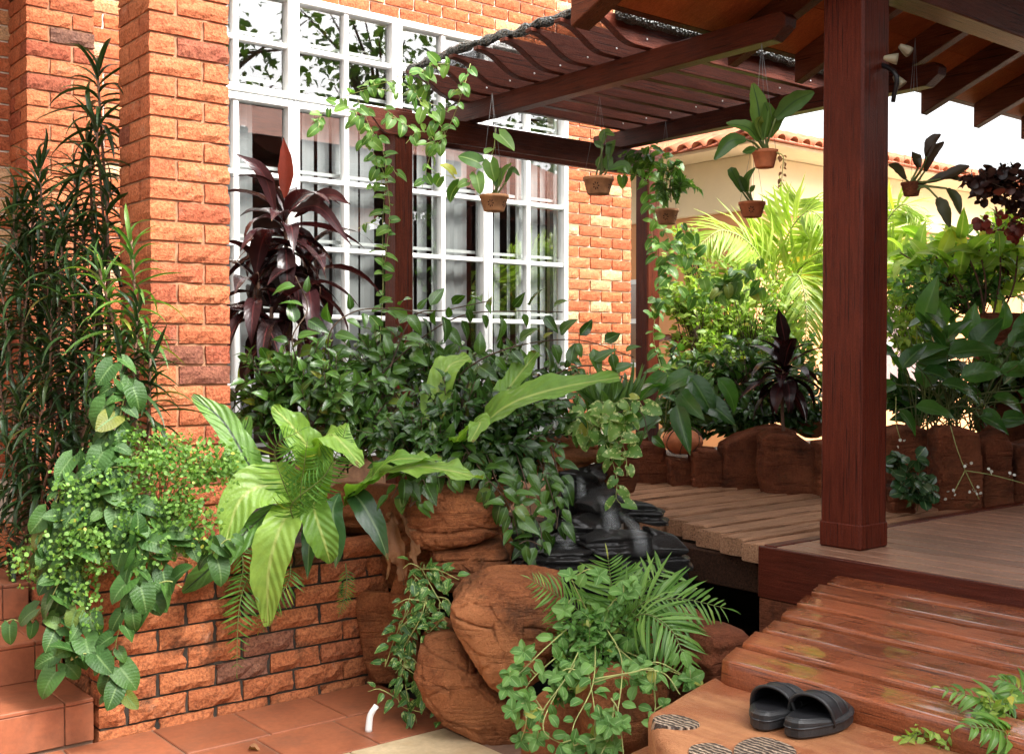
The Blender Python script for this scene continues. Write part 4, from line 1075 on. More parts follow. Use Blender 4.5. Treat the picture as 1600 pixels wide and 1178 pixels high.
# ================================================================== trees mirrored in the window panes (behind the camera)
def tree(label, base, h, rad, seed, mat='tree', n=2600, size=0.24):
    rng = random.Random(seed); b = Vector(base)
    t = thing('garden_tree', label, 'tree', b, 'trees around the garden')
    top = b + Vector((rng.uniform(-.4, .4), rng.uniform(-.4, .4), h * 0.62))
    tube('trunk', bez([b, b.lerp(top, 0.5) + Vector((rng.uniform(-.3, .3), .1, 0)), top], 12), 0.18, 0.09, M['bark'], t, 10)
    limbs, ms = [], []
    for i in range(34):
        a = rng.random() * 6.283; el = rng.uniform(-0.1, 1.3); L = rad * rng.uniform(0.6, 1.1)
        s = b.lerp(top, rng.uniform(0.65, 1)); d = Vector((math.cos(a) * math.cos(el), math.sin(a) * math.cos(el), math.sin(el) * 0.95))
        e = s + d * L; limbs.append(([s, s.lerp(e, 0.5) + Vector((0, 0, 0.12)), e], 0.05, 0.012))
        for j in range(n // 34):
            p = s.lerp(e, rng.uniform(0.35, 1.05)) + Vector((rng.gauss(0, .28), rng.gauss(0, .28), rng.gauss(0, .22))) * rad / 2.2
            dd = Vector((rng.gauss(0, 1), rng.gauss(0, 1), rng.gauss(-.3, .6)))
            ms.append(frame(p, dd, Vector((rng.gauss(0, .5), rng.gauss(0, .5), 1)), size * rng.uniform(0.6, 1.2)))
    tubes('limb', limbs, M['bark'], t, 6, 'stuff')
    cr = join_leaves('crown', K['small'], ms, G[mat], t)
tree('leafy tree standing behind the camera on the right, mirrored in the panes', (8.6, -7, 0), 11, 3.0, 3, n=1500)
tree('broad tree beyond the pavilion, mirrored in the upper panes', (12.5, -6, 0), 10.5, 3.0, 4, n=1500)
tree('round tree far right behind the pavilion, mirrored in the right panes', (16.5, -4, 0), 10.0, 3.2, 8, n=1500)
tree('loose pale tree rising over the orange house at the right edge', (19.5, 6.2, 0), 5.0, 1.5, 6, 'bright', 900, 0.22)

def hedge(label, lo, hi, seed, n=2600, size=0.3):  # out of view, added to block sky light near the horizon
    """unseen hedge added to cut low sky light: dark core and leaf cover"""
    rng = random.Random(seed); lo, hi = Vector(lo), Vector(hi)
    t = thing('sky_block_hedge', label, 'hedge', ((lo.x + hi.x) / 2, (lo.y + hi.y) / 2, 0), 'added hedges that cut low sky light')
    box('core', lo + Vector((.2, .2, 0)), hi - Vector((.2, .2, .2)), M['soil'], t, 0.0); ms = []
    for i in range(n):
        p = Vector([rng.uniform(lo[k], hi[k]) for k in range(3)]); ax = rng.choice((0, 1, 2)); sd = rng.choice((0, 1))
        if ax == 2: sd = 1
        p[ax] = (lo, hi)[sd][ax] + rng.gauss(0, 0.12)
        ms.append(frame(p, Vector((rng.gauss(0, 1), rng.gauss(0, 1), rng.gauss(0, 1))), Vector((rng.gauss(0, 1), rng.gauss(0, 1), rng.gauss(.5, 1))), size * rng.uniform(.6, 1.3)))
    join_leaves('foliage', K['small'], ms, G['tree'], t)
hedge('added tall green hedge behind the camera, cutting low sky light', (-8, -9.5, 0), (4, -8.3, 3.4), 31)
hedge('added tall green hedge left of the tiled steps, cutting low sky light', (-8.5, -8.2, 0), (-7.3, 5.5, 3.4), 32)
# ================================================================== plant builders
def strap_plant(name, label, cat, base, tops, kind, mat, L, nleaf, mats2=None, spread=1.0, stem_mat='cane', r=0.008, group=None, crown_len=0.35, down=0.25):
    """canes with rosettes of strap leaves at and below each top"""
    b = Vector(base); t = thing(name, label, cat, b, group); ms = []
    for tp in tops:
        tp = Vector(tp); mid = b.lerp(tp, 0.5) + rv(0.03); P = bez([b + rv(0.03) * Vector((1, 1, 0)).length, mid, tp], 10)
        tube('stem', P, r, r * 0.7, M[stem_mat], t, 6)
        ax = (P[-1] - P[-3]).normalized()
        for i in range(nleaf):
            q = i / nleaf; p = tp - ax * crown_len * (1 - q)
            a = i * 2.4 + random.uniform(-.3, .3); side = Vector((math.cos(a), math.sin(a), 0))
            lift = -down + (1.25 + down) * q ** 1.6
            d = side * spread * (1 - 0.55 * q) + UP * lift + rv(0.1)
            ms.append(frame(p, d, UP + side * 0.4, L * random.uniform(0.75, 1.12) * (1 - 0.25 * q)))
    leaves(t, kind, ms, mat)
    return t
def vine(name, label, cat, paths, kind, mat, size, gap, stem='stem_pale', r=0.0025, toward=None, group=None, hang=0.7, most=290, sz_var=0.4, leafname='leaf', stem_r1=None, shoots=0, shoot_l=0.12, wander=0.012, rosette=0):
    paths = [[Vector(p) + (rv(wander) if i else Vector()) for i, p in enumerate(q)] for q in paths]
    for q in list(paths):
        P = bez(q, 12)
        for _ in range(shoots):
            k = random.randrange(2, len(P)); s = P[k]; e = s + CR * random.gauss(0, shoot_l) - CF * random.uniform(0, shoot_l * 0.5) + UP * random.gauss(-0.2 * hang * shoot_l, shoot_l * 0.5)
            paths.append([s, s.lerp(e, 0.6) + UP * 0.3 * shoot_l, e])
    t = thing(name, label, cat, paths[0][0], group); ms = []
    for q in paths:
        P = bez(q, max(10, len(q) * 8)); tube('stem', P, r, (stem_r1 or r * 0.6), M[stem], t, 5)
        acc = random.uniform(0, gap); sgn = 1
        for a, b in zip(P[:-1], P[1:]):
            seg = (b - a).length; acc += seg
            while acc > gap:
                acc -= gap * random.uniform(0.8, 1.2); sgn = -sgn
                T = (b - a).normalized(); p = a.lerp(b, random.random())
                view = (CAM - p).normalized() if toward is None else Vector(toward)
                side = T.cross(view).normalized() * sgn
                d = side * 0.8 + T * 0.45 - UP * hang * random.uniform(0.3, 1.4) + view * random.uniform(-0.1, 0.7) + rv(0.3)
                L = size * random.uniform(1 - sz_var, 1 + sz_var)
                p2 = p + side * L * 0.18 + view * L * 0.12
                ms.append(frame(p2, d, view + UP * 0.8 + rv(0.4), L))
        for k in range(rosette):
            T = (P[-1] - P[-2]).normalized() * 0.3 - CF * 0.6 + UP * 0.6; o = Quaternion(T, k * 6.283 / rosette + random.random() * 0.3) @ T.orthogonal().normalized()
            ms.append(frame(P[-1], o + T * 0.35, T + rv(.1), size * random.uniform(0.7, 1.15)))
    leaves(t, kind, ms, mat, leafname, most)
    return t
def shrub(name, label, cat, base, blobs, kind, mat, size, ntwig, per, twig='twig', most=290, group=None, up=0.5, r=0.004, joined=False, out=0.7, cam_bias=0.35):
    """twigs from the base into ellipsoids (centre, radii); leaves set along the outer part of each twig"""
    b = Vector(base); t = thing(name, label, cat, b, group); ms = []; tw = []
    tot = sum(w for _, _, w in blobs)
    for (c, rad, w) in blobs:
        c = Vector(c)
        for i in range(max(1, int(ntwig * w / tot))):
            d = rv(1.0).normalized(); k = random.uniform(0.45, 1.0)
            if d.dot(CF) > 0 and random.random() < cam_bias: d -= CF * 2 * d.dot(CF)
            e = c + (CR * d.x * rad[0] + UP * d.z * rad[2] + Vector((CF.x, CF.y, 0)) * d.y * rad[1]) * k
            s = c.lerp(b, random.uniform(0.3, 0.6)) + rv(0.03)
            m = s.lerp(e, 0.55) + UP * 0.06 * random.random() + rv(0.02)
            P = bez([s, m, e], 8); tw.append((P, r, r * 0.4))
            for j in range(per):
                q = 0.35 + 0.65 * (j + 0.5) / per; ii = min(len(P) - 2, int(q * (len(P) - 1))); p = P[ii].lerp(P[ii + 1], q * (len(P) - 1) - ii)
                T = (P[ii + 1] - P[ii]).normalized(); a = j * 2.4 + i
                o = T.orthogonal().normalized(); o = Quaternion(T, a) @ o
                dd = T * 0.6 + o * out + rv(0.2) + (e - c).normalized() * 0.3 - UP * 0.15
                nrm = UP * up + (e - c).normalized() * 0.5 - CF * 0.35 + rv(0.3)
                ms.append(frame(p, dd, nrm, size * random.uniform(0.65, 1.2)))
    tubes('twig', tw, M[twig], t, 4, 'stuff')
    if joined: join_leaves('foliage', kind, ms, mat, t)
    else: leaves(t, kind, ms, mat, most=most)
    return t
def ribbon(parent, path, width, mat, nrm, wave=0.12, n=22, prof=prof_lance, cup=0.12, name='frond', seed=0, across=6, wf=9.0):
    P = bez(path, n); n = len(P) - 1; vs, uv, fs = [], [], []; rng = random.Random(seed); ph = rng.random() * 6; nrm = Vector(nrm)
    for i, p in enumerate(P):
        t = i / n; T = (P[min(i + 1, n)] - P[max(i - 1, 0)]).normalized()
        s = T.cross(nrm).normalized(); nn = s.cross(T).normalized()
        hw = width * 0.5 * max(0.03, prof(max(0.02, t)))
        for k in range(across + 1):
            c = -1 + 2 * k / across
            wv = math.sin(t * wf * 2.2 + ph + (1.7 if c > 0 else 0)) + 0.5 * math.sin(t * wf * 5.1 + ph * 2 + c)
            vs.append(p + s * hw * c * (1 + 0.05 * wv * abs(c)) + nn * (cup * abs(c) * hw * 1.6 + wave * wv * c * c * width * 0.5)); uv.append((t, (c + 1) / 2))
    m = across + 1
    for i in range(n):
        for k in range(across): fs.append((i * m + k, i * m + k + 1, (i + 1) * m + k + 1, (i + 1) * m + k))
    return obj(name, geo_mesh(np.array([tuple(v) for v in vs]), fs, np.array(uv), name), mat, parent)
def pinnate(parent, path, leaf_l, mat, npair, kind='needle', name='frond', nrm=None, droop=0.15, rach='stem', fwd=0.55, r=0.003, wscale=1.0, start=0.12, taper=0.6):
    """a fern or palm frond: rachis with leaflets on both sides, leaflets joined"""
    P = bez(path, 24); n = len(P) - 1; ms = []
    f = tube(name, P, r, r * 0.4, M[rach], parent, 5)
    for i in range(npair):
        q = start + (1 - start) * i / npair; ii = min(n - 1, int(q * n)); p = P[ii].lerp(P[ii + 1], q * n - ii); T = (P[ii + 1] - P[ii]).normalized()
        nn = Vector(nrm) if nrm is not None else UP
        s = T.cross(nn).normalized(); nn2 = s.cross(T).normalized()
        L = leaf_l * (0.45 + 0.55 * math.sin(math.pi * min(1, 0.25 + q * 0.62))) * (1 - taper * max(0, q - 0.55) / 0.45)
        for sg in (-1, 1):
            d = s * sg + T * fwd * random.uniform(0.8, 1.2) + nn2 * random.uniform(0.0, 0.3) - UP * droop * random.uniform(0.5, 1.5)
            ms.append(frame(p, d, nn2 + rv(0.12), L * random.uniform(0.9, 1.08), L * wscale))
    d = (P[-1] - P[-3]).normalized(); ms.append(frame(P[-1], d, nn2, leaf_l * 0.35, leaf_l * 0.35 * wscale))
    join_leaves('leaflets', K[kind], ms, mat, f)
    return f

# ================================================================== left: dracaenas in the planter
DG = 'dracaena canes behind the planter'
strap_plant('dracaena', 'tallest dark dracaena rising between the two brick pillars', 'plant', at(165, 800, 5.0), [at(152, 105, 4.95), at(150, 190, 4.9)], K['strap'], G['draca'], 0.30, 26, group=DG, crown_len=0.28)
strap_plant('dracaena', 'dense dark dracaena at the far left edge', 'plant', at(40, 850, 5.15), [at(20, 330, 5.1), at(55, 300, 5.2), at(0, 430, 5.0), at(50, 400, 5.05), at(-5, 560, 5.0)], K['strap'], G['draca'], 0.27, 38, group=DG, crown_len=0.42)
strap_plant('dracaena', 'dark dracaena thicket in front of the far brick pillar', 'plant', at(110, 850, 5.0), [at(98, 330, 4.95), at(130, 340, 5.0), at(112, 430, 4.8), at(160, 390, 4.9), at(80, 470, 4.9), at(150, 470, 4.8)], K['strap'], G['draca'], 0.26, 38, group=DG, crown_len=0.42)
strap_plant('dracaena', 'lighter green dracaena against the near brick pillar', 'plant', at(205, 830, 4.45), [at(205, 375, 4.46), at(155, 420, 4.45)], K['strap'], G['draca_l'], 0.26, 34, group=DG, crown_len=0.4)
strap_plant('dracaena', 'mid green dracaena spreading over the near pillar face', 'plant', at(225, 830, 4.4), [at(215, 480, 4.42), at(190, 540, 4.35), at(235, 560, 4.38)], K['strap'], G['draca'], 0.25, 34, group=DG, crown_len=0.36)
strap_plant('dracaena', 'low dark dracaena drooping over the steps at the left edge', 'plant', at(30, 860, 4.85), [at(10, 690, 4.8), at(45, 740, 4.75), at(90, 690, 4.7), at(-10, 790, 4.75), at(70, 620, 4.85)], K['strap'], G['draca'], 0.24, 36, group=DG, crown_len=0.3, down=0.6)

strap_plant('dracaena', 'shaded dracaena stems filling the gap behind the creeper', 'plant', at(120, 880, 4.9), [at(60, 560, 4.95), at(110, 560, 4.9), at(150, 600, 4.75), at(30, 620, 4.95), at(130, 690, 4.7), at(170, 660, 4.6)], K['strap'], G['draca'], 0.24, 40, group=DG, crown_len=0.4, down=0.5)
strap_plant('dracaena', 'dark bushy dracaena tops left of the tallest cane', 'plant', at(60, 860, 5.3), [at(30, 380, 5.3), at(75, 360, 5.3), at(10, 500, 5.3), at(95, 420, 5.25), at(60, 480, 5.25), at(125, 500, 5.2)], K['strap'], G['draca'], 0.28, 40, group=DG, crown_len=0.45)
strap_plant('dracaena', 'upper dracaena crowns spreading across the gap between the pillars', 'plant', at(120, 860, 5.1), [at(60, 250, 5.1), at(120, 270, 5.05), at(170, 300, 4.9), at(30, 310, 5.15), at(140, 230, 5.0)], K['strap'], G['draca'], 0.28, 34, group=DG, crown_len=0.35)
# heart-leaved creeper on the planter corner
def hv(*pts): return [at(*p) for p in pts]
vine('heart_creeper', 'large heart-leaved creeper trailing over the brick planter corner', 'creeper', [
    hv((185, 560, 4.25), (180, 650, 4.2), (160, 720, 4.15), (110, 800, 4.12), (90, 880, 4.08), (95, 980, 4.05), (100, 1050, 4.02)),
    hv((200, 600, 4.2), (170, 690, 4.15), (150, 760, 4.1), (110, 850, 4.06), (85, 930, 4.05)),
    hv((140, 760, 4.15), (180, 830, 4.08), (220, 870, 4.04), (210, 930, 4.02), (185, 1000, 4.02), (178, 1090, 4.05)),
    hv((150, 780, 4.1), (230, 800, 4.12), (270, 840, 4.12), (320, 850, 4.2), (335, 880, 4.22)),
    hv((130, 700, 4.2), (100, 760, 4.15), (75, 830, 4.12), (80, 900, 4.1), (120, 960, 4.05), (115, 1030, 4.0)),
    hv((180, 800, 4.08), (240, 860, 4.06), (245, 900, 4.08), (210, 960, 4.03))],
    K['heart'], G['heart'], 0.082, 0.036, r=0.003, hang=0.8, shoots=2, shoot_l=0.08, most=298)
vine('heart_creeper', 'small sprig of heart leaves reaching over the steps at the left', 'creeper', [hv((75, 940, 4.1), (45, 965, 4.1), (20, 975, 4.12), (5, 975, 4.12))], K['heart'], G['heart'], 0.07, 0.05)
# maidenhair fern
mh = thing('maidenhair_fern', 'pale green maidenhair fern billowing over the planter', 'fern', at(200, 860, 4.4)); ms = []; tw = []
blobs = [((150, 800, 4.12), 60, 70), ((250, 770, 4.15), 80, 60), ((320, 720, 4.2), 55, 35), ((120, 870, 4.07), 40, 60), ((230, 700, 4.22), 60, 30), ((200, 860, 4.1), 60, 40), ((280, 820, 4.2), 55, 45), ((345, 735, 4.25), 30, 20), ((60, 880, 4.15), 40, 30), ((140, 950, 4.06), 14, 40)]
for (u, v, d), ru, rvv in blobs:
    nf = int(ru * rvv / 45)
    for i in range(nf):
        a = random.random() * 6.28; k = math.sqrt(random.random()); c = at(u + ru * k * math.cos(a), v + rvv * k * math.sin(a), d + random.uniform(-.08, .06))
        s = at(u, v + rvv * 0.6, d + 0.05).lerp(c, 0.3); tw.append((bez([s, s.lerp(c, 0.6) + UP * 0.03, c], 5), 0.0012, 0.0008))
        for j in range(13):
            p = c + rv(0.022); ms.append(frame(p, rv(1) - UP * 0.4, -CF * 0.6 + UP * 0.6 + rv(0.5), random.uniform(0.012, 0.021)))
tubes('stalk', tw, M['stem'], mh, 3, 'stuff'); join_leaves('foliage', K['fan'], ms, G['maiden'], mh)

# ================================================================== red cordyline in front of the window
cd = thing('red_cordyline', 'tall cordyline with dark maroon leaves in front of the white window', 'plant', at(440, 800, 5.5)); ms = []; mr = []
for (tu, tv, td), nl in (((445, 330, 5.45), 26), ((400, 420, 5.35), 18), ((480, 400, 5.5), 20), ((425, 480, 5.3), 12)):
    tp = at(tu, tv, td); b = at(430, 760, 5.5); P = bez([b, b.lerp(tp, 0.5) + rv(0.02), tp], 10); tube('stem', P, 0.013, 0.010, M['cane'], cd)
    for i in range(nl):
        q = i / nl; a = i * 2.4; side = Vector((math.cos(a), math.sin(a), 0)); p = tp - UP * 0.24 * (1 - q)
        d = side * (1.0 - 0.5 * q) + UP * (-0.75 + 1.5 * q ** 1.3) + rv(0.1)
        ms.append(frame(p, d, UP + side * 0.3, random.uniform(0.32, 0.46), random.uniform(0.3, 0.4)))
leaves(cd, K['lance'], ms, G['cordy'])
for pa, w in (([(445, 310, 5.42), (447, 260, 5.4), (443, 215, 5.38)], 0.075), ([(430, 330, 5.4), (410, 270, 5.35), (368, 240, 5.3)], 0.07), ([(455, 330, 5.4), (500, 325, 5.3), (550, 385, 5.2)], 0.065), ([(460, 340, 5.4), (510, 305, 5.3), (548, 320, 5.2)], 0.07)):
    ribbon(cd, hv(*pa), w, G['cordy_red' if pa[0][0] == 445 else 'cordy'], -CF + UP * 0.3, 0.03, 14, name='leaf')

# ================================================================== big glossy shrub of the raised bed
shrub('glossy_shrub', 'glossy green shrub in front of the red cordyline', 'shrub', at(470, 800, 5.2), [(at(470, 570, 5.1), (0.30, 0.25, 0.16), 3), (at(540, 600, 4.95), (0.28, 0.22, 0.16), 3), (at(420, 620, 5.1), (0.2, 0.2, 0.14), 2), (at(620, 640, 4.95), (0.26, 0.22, 0.17), 3)], K['ovate'], G['shrub'], 0.082, 110, 8, most=298)
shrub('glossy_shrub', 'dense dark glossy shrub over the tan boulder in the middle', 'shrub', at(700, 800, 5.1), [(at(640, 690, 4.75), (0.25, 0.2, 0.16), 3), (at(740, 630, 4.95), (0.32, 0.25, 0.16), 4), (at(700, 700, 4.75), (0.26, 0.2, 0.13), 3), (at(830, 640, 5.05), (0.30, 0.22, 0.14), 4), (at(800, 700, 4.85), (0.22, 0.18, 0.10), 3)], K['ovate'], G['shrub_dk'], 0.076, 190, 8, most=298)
shrub('glossy_shrub', 'upright glossy shrub below the white window centre', 'shrub', at(640, 800, 5.6), [(at(600, 540, 5.5), (0.28, 0.2, 0.14), 3), (at(700, 560, 5.6), (0.34, 0.22, 0.12), 3), (at(820, 570, 5.7), (0.36, 0.22, 0.12), 3)], K['ovate'], G['shrub'], 0.08, 100, 8, most=298)
vine('arching_shrub', 'long arching twigs with broad green leaves crossing the window', 'shrub', [
    hv((560, 620, 5.3), (650, 540, 5.25), (720, 500, 5.2), (800, 480, 5.2), (880, 490, 5.2)),
    hv((600, 600, 5.2), (640, 500, 5.2), (700, 480, 5.15), (760, 470, 5.1)),
    hv((690, 620, 5.2), (740, 570, 5.1), (800, 540, 5.05), (900, 535, 5.1), (1000, 560, 5.15)),
    hv((520, 600, 5.2), (520, 520, 5.1), (560, 490, 5.1), (620, 480, 5.1), (680, 490, 5.1)),
    hv((800, 640, 5.1), (860, 590, 5.1), (930, 570, 5.1), (985, 600, 5.1)),
    hv((480, 600, 5.2), (460, 530, 5.1), (480, 480, 5.1), (460, 440, 5.1)),
    hv((880, 660, 5.2), (940, 650, 5.1), (1000, 640, 5.1), (1015, 690, 5.1))], K['ovate'], G['shrub'], 0.098, 0.05, stem='twig', r=0.004, hang=0.3)
vine('trailing_shrub', 'dark leafy shoots hanging over the waterfall rocks', 'shrub', [
    hv((700, 700, 4.7), (640, 740, 4.5), (615, 780, 4.42)), hv((720, 690, 4.7), (760, 740, 4.55), (800, 790, 4.5), (815, 850, 4.48)),
    hv((830, 690, 4.95), (850, 730, 4.75), (865, 780, 4.65), (870, 840, 4.6)), hv((800, 690, 4.85), (820, 740, 4.65), (830, 800, 4.55), (825, 870, 4.52)),
    hv((860, 690, 4.95), (875, 720, 4.8), (880, 770, 4.7), (860, 820, 4.62)), hv((680, 720, 4.6), (650, 760, 4.48), (640, 800, 4.44)),
    hv((760, 710, 4.7), (790, 760, 4.55), (845, 810, 4.5), (850, 850, 4.48)), hv((740, 700, 4.7), (700, 735, 4.55), (660, 745, 4.5))],
    K['ovate'], G['shrub'], 0.082, 0.03, stem='twig', r=0.003, hang=0.8, shoots=2, shoot_l=0.06)

# ================================================================== bird's nest ferns
nf = thing('nest_fern', "bird's nest fern with long pale wavy fronds hanging over the brick planter", 'fern', at(480, 790, 4.75))
FR = [
 ([(500, 770, 4.7), (440, 755, 4.5), (380, 775, 4.38), (350, 850, 4.32)], 0.18, 'nest', 0.06, (0.2, 0, 0)),
 ([(470, 775, 4.62), (440, 820, 4.40), (420, 890, 4.36), (418, 978, 4.38)], 0.16, 'nest', 0.05, (0, 0, 0)),
 ([(490, 770, 4.62), (492, 800, 4.44), (508, 850, 4.40), (516, 880, 4.42)], 0.125, 'nest', 0.10, (0, 0, 0)),
 ([(430, 770, 4.6), (395, 735, 4.5), (350, 660, 4.5), (300, 618, 4.5)], 0.12, 'nest_dk', 0.08, (0.6, 0, -0.3)),
 ([(500, 790, 4.7), (490, 720, 4.55), (460, 670, 4.5), (425, 635, 4.48)], 0.14, 'nest', 0.16, (0, 0, 0.6)),
 ([(505, 770, 4.7), (500, 700, 4.52), (520, 680, 4.42), (566, 728, 4.34)], 0.15, 'nest', 0.20, (0, 0, 1.2)),
 ([(430, 790, 4.6), (385, 830, 4.4), (325, 890, 4.32), (285, 925, 4.3)], 0.11, 'nest_dk', 0.08, (0, 0, 0)),
 ([(400, 780, 4.6), (370, 720, 4.6), (390, 650, 4.62)], 0.12, 'nest_dk', 0.06, (0, 0, 0)),
 ([(540, 790, 4.7), (570, 750, 4.5), (640, 730, 4.38), (700, 735, 4.32), (755, 748, 4.3)], 0.13, 'nest', 0.28, (0, 0, 1.6)),
 ([(540, 790, 4.7), (570, 760, 4.48), (610, 720, 4.4), (690, 718, 4.34)], 0.10, 'nest', 0.25, (0, 0, 1.6)),
]
for i, (pa, w, mt, wv, nd) in enumerate(FR):
    ribbon(nf, hv(*pa), w, G[mt], -CF + UP * 0.35 + Vector(nd), wv, 26, prof=lambda t: (math.sin(math.pi * min(1, t * 0.92 + 0.06))) ** 0.7, cup=0.10, seed=i, wf=11)
nf2 = thing('nest_fern', "bird's nest fern frond pointing up to the right over the dark shrub", 'fern', at(720, 720, 4.75))
for i, (pa, w, mt, wv, nd) in enumerate([
 ([(715, 700, 4.8), (745, 672, 4.62), (800, 630, 4.5), (880, 605, 4.45), (968, 590, 4.4)], 0.15, 'nest', 0.15, (0, 0, 0.8)),
 ([(710, 700, 4.8), (720, 680, 4.62), (750, 660, 4.5), (735, 690, 4.42)], 0.10, 'nest', 0.2, (0, 0, 1.0)),
 ([(705, 700, 4.85), (680, 640, 4.9), (700, 575, 4.95), (735, 560, 5.0)], 0.13, 'nest', 0.2, (0, 0, 0.6)),
 ([(760, 660, 4.9), (800, 600, 5.0), (840, 550, 5.05)], 0.11, 'nest', 0.2, (0, 0, 0.6))]):
    ribbon(nf2, hv(*pa), w, G[mt], -CF + UP * 0.4 + Vector(nd), wv, 26, prof=lambda t: (math.sin(math.pi * min(1, t * 0.9 + 0.06))) ** 0.7, cup=0.16, seed=20 + i, wf=10)
sp_ = thing('strap_leaf_plant', 'dark glossy strap leaves hanging beside the nest fern', 'plant', at(540, 780, 4.75))
for i, (pa, w) in enumerate([([(530, 770, 4.65), (520, 800, 4.52), (527, 850, 4.48), (524, 888, 4.48)], 0.085), ([(545, 765, 4.62), (565, 785, 4.5), (590, 830, 4.46), (607, 876, 4.46)], 0.10), ([(500, 800, 4.66), (485, 840, 4.55), (480, 905, 4.52)], 0.075), ([(525, 775, 4.68), (500, 830, 4.6), (487, 870, 4.58)], 0.08)]):
    ribbon(sp_, hv(*pa), w, G['anth'], -CF + UP * 0.4, 0.04, 18, name='leaf', seed=40 + i)
sf = thing('sword_fern', 'feathery green sword fern growing through the nest fern', 'fern', at(470, 790, 4.6))
for pa, L in (([(470, 810, 4.55), (445, 760, 4.45), (430, 700, 4.4), (470, 672, 4.36)], 0.11), ([(490, 820, 4.55), (470, 780, 4.42), (475, 730, 4.36), (480, 690, 4.32)], 0.10), ([(480, 800, 4.55), (510, 740, 4.46), (530, 700, 4.42), (540, 670, 4.4)], 0.10), ([(470, 830, 4.5), (455, 790, 4.38), (500, 750, 4.32), (525, 720, 4.3)], 0.09)):
    pinnate(sf, hv(*pa), L, G['fern'], 22, nrm=-CF + UP * 0.4, wscale=1.3)
sf2 = thing('sword_fern', 'thin sword fern fronds hanging down the brick planter face', 'fern', at(400, 880, 4.45))
for pa, L in (([(400, 880, 4.46), (380, 920, 4.38), (372, 970, 4.36), (370, 1050, 4.36)], 0.10), ([(455, 880, 4.5), (450, 910, 4.46), (425, 945, 4.44), (405, 985, 4.44)], 0.08), ([(540, 880, 4.62), (542, 910, 4.6), (538, 935, 4.6), (530, 960, 4.6)], 0.05), ([(385, 800, 4.45), (370, 840, 4.38), (380, 880, 4.36), (372, 930, 4.36)], 0.08)):
    pinnate(sf2, hv(*pa), L, G['fern'], 16, nrm=-CF + UP * 0.3, wscale=1.5)
# dead leaves beside the rocks
dl = thing('dead_leaves', 'withered brown leaves hanging right of the brick planter', 'dead leaves', at(620, 800, 4.62))
for i, (pa, w) in enumerate([([(612, 800, 4.6), (618, 840, 4.52), (628, 880, 4.5), (632, 915, 4.5)], 0.09), ([(625, 800, 4.6), (640, 830, 4.54), (645, 870, 4.52), (650, 895, 4.5)], 0.06), ([(610, 800, 4.6), (612, 850, 4.55), (605, 905, 4.53)], 0.05)]):
    ribbon(dl, hv(*pa), w * 0.75, G['dry'], -CF + rv(.4), 0.7, 20, cup=0.6, name='leaf', seed=60 + i)
# ================================================================== variegated creeper, mint, palm in the rock pockets
vine('variegated_creeper', 'variegated small-leaved creeper trailing down between the rocks to the floor', 'creeper', [
    hv((640, 890, 4.5), (660, 930, 4.45), (640, 990, 4.42), (630, 1050, 4.4), (650, 1110, 4.3)), hv((660, 890, 4.5), (690, 920, 4.42), (690, 960, 4.38)),
    hv((650, 900, 4.5), (630, 960, 4.45), (610, 1020, 4.45)), hv((670, 900, 4.5), (660, 960, 4.42), (645, 1020, 4.42), (640, 1080, 4.36), (690, 1130, 4.22)),
    hv((650, 890, 4.5), (690, 900, 4.42), (715, 910, 4.38)), hv((655, 930, 4.46), (680, 975, 4.4), (710, 970, 4.35)), hv((640, 950, 4.46), (620, 1000, 4.42), (598, 1040, 4.42)),
    hv((640, 1000, 4.42), (635, 1080, 4.38), (665, 1115, 4.28))], K['ovate'], G['vari'], 0.054, 0.030, hang=0.35, shoots=3, shoot_l=0.07, wander=0.02)
vine('mint', 'soft pale green mint spilling over the rocks in the foreground', 'plant', [
    hv((900, 970, 3.75), (850, 1010, 3.6), (815, 1050, 3.55), (800, 1080, 3.52)), hv((920, 980, 3.75), (890, 1050, 3.5), (850, 1110, 3.45), (830, 1160, 3.45)),
    hv((930, 980, 3.75), (930, 1060, 3.45), (900, 1130, 3.38), (890, 1180, 3.35)), hv((940, 970, 3.75), (970, 1040, 3.5), (960, 1110, 3.35), (955, 1180, 3.3)),
    hv((920, 960, 3.75), (900, 930, 3.7), (890, 905, 3.68)), hv((940, 960, 3.75), (960, 930, 3.7), (985, 920, 3.68)),
    hv((930, 990, 3.7), (870, 1080, 3.48), (865, 1140, 3.42), (880, 1170, 3.4)), hv((950, 1000, 3.7), (1000, 1050, 3.5), (1020, 1090, 3.42), (1025, 1130, 3.36)),
    hv((960, 1010, 3.7), (1050, 1050, 3.5), (1080, 1075, 3.42)), hv((900, 1000, 3.7), (830, 1070, 3.55), (835, 1130, 3.5), (815, 1160, 3.5)),
    hv((910, 1010, 3.7), (930, 1100, 3.4), (920, 1160, 3.36))], K['mint'], G['mint'], 0.043, 0.04, stem='stem_pale', r=0.0025, hang=-0.1, shoots=2, shoot_l=0.08, rosette=5)
shrub('small_leaved_herb', 'fine-leaved green herb filling the pocket behind the mint', 'plant', at(920, 1080, 3.75), [(at(900, 990, 3.72), (0.12, 0.1, 0.10), 3), (at(960, 980, 3.72), (0.16, 0.1, 0.11), 3), (at(920, 1050, 3.62), (0.16, 0.1, 0.10), 3), (at(880, 1060, 3.64), (0.12, 0.08, 0.10), 2), (at(1010, 1030, 3.7), (0.11, 0.08, 0.06), 1.4)], K['small'], G['small'], 0.028, 130, 12, twig='stem', joined=True, r=0.0016)
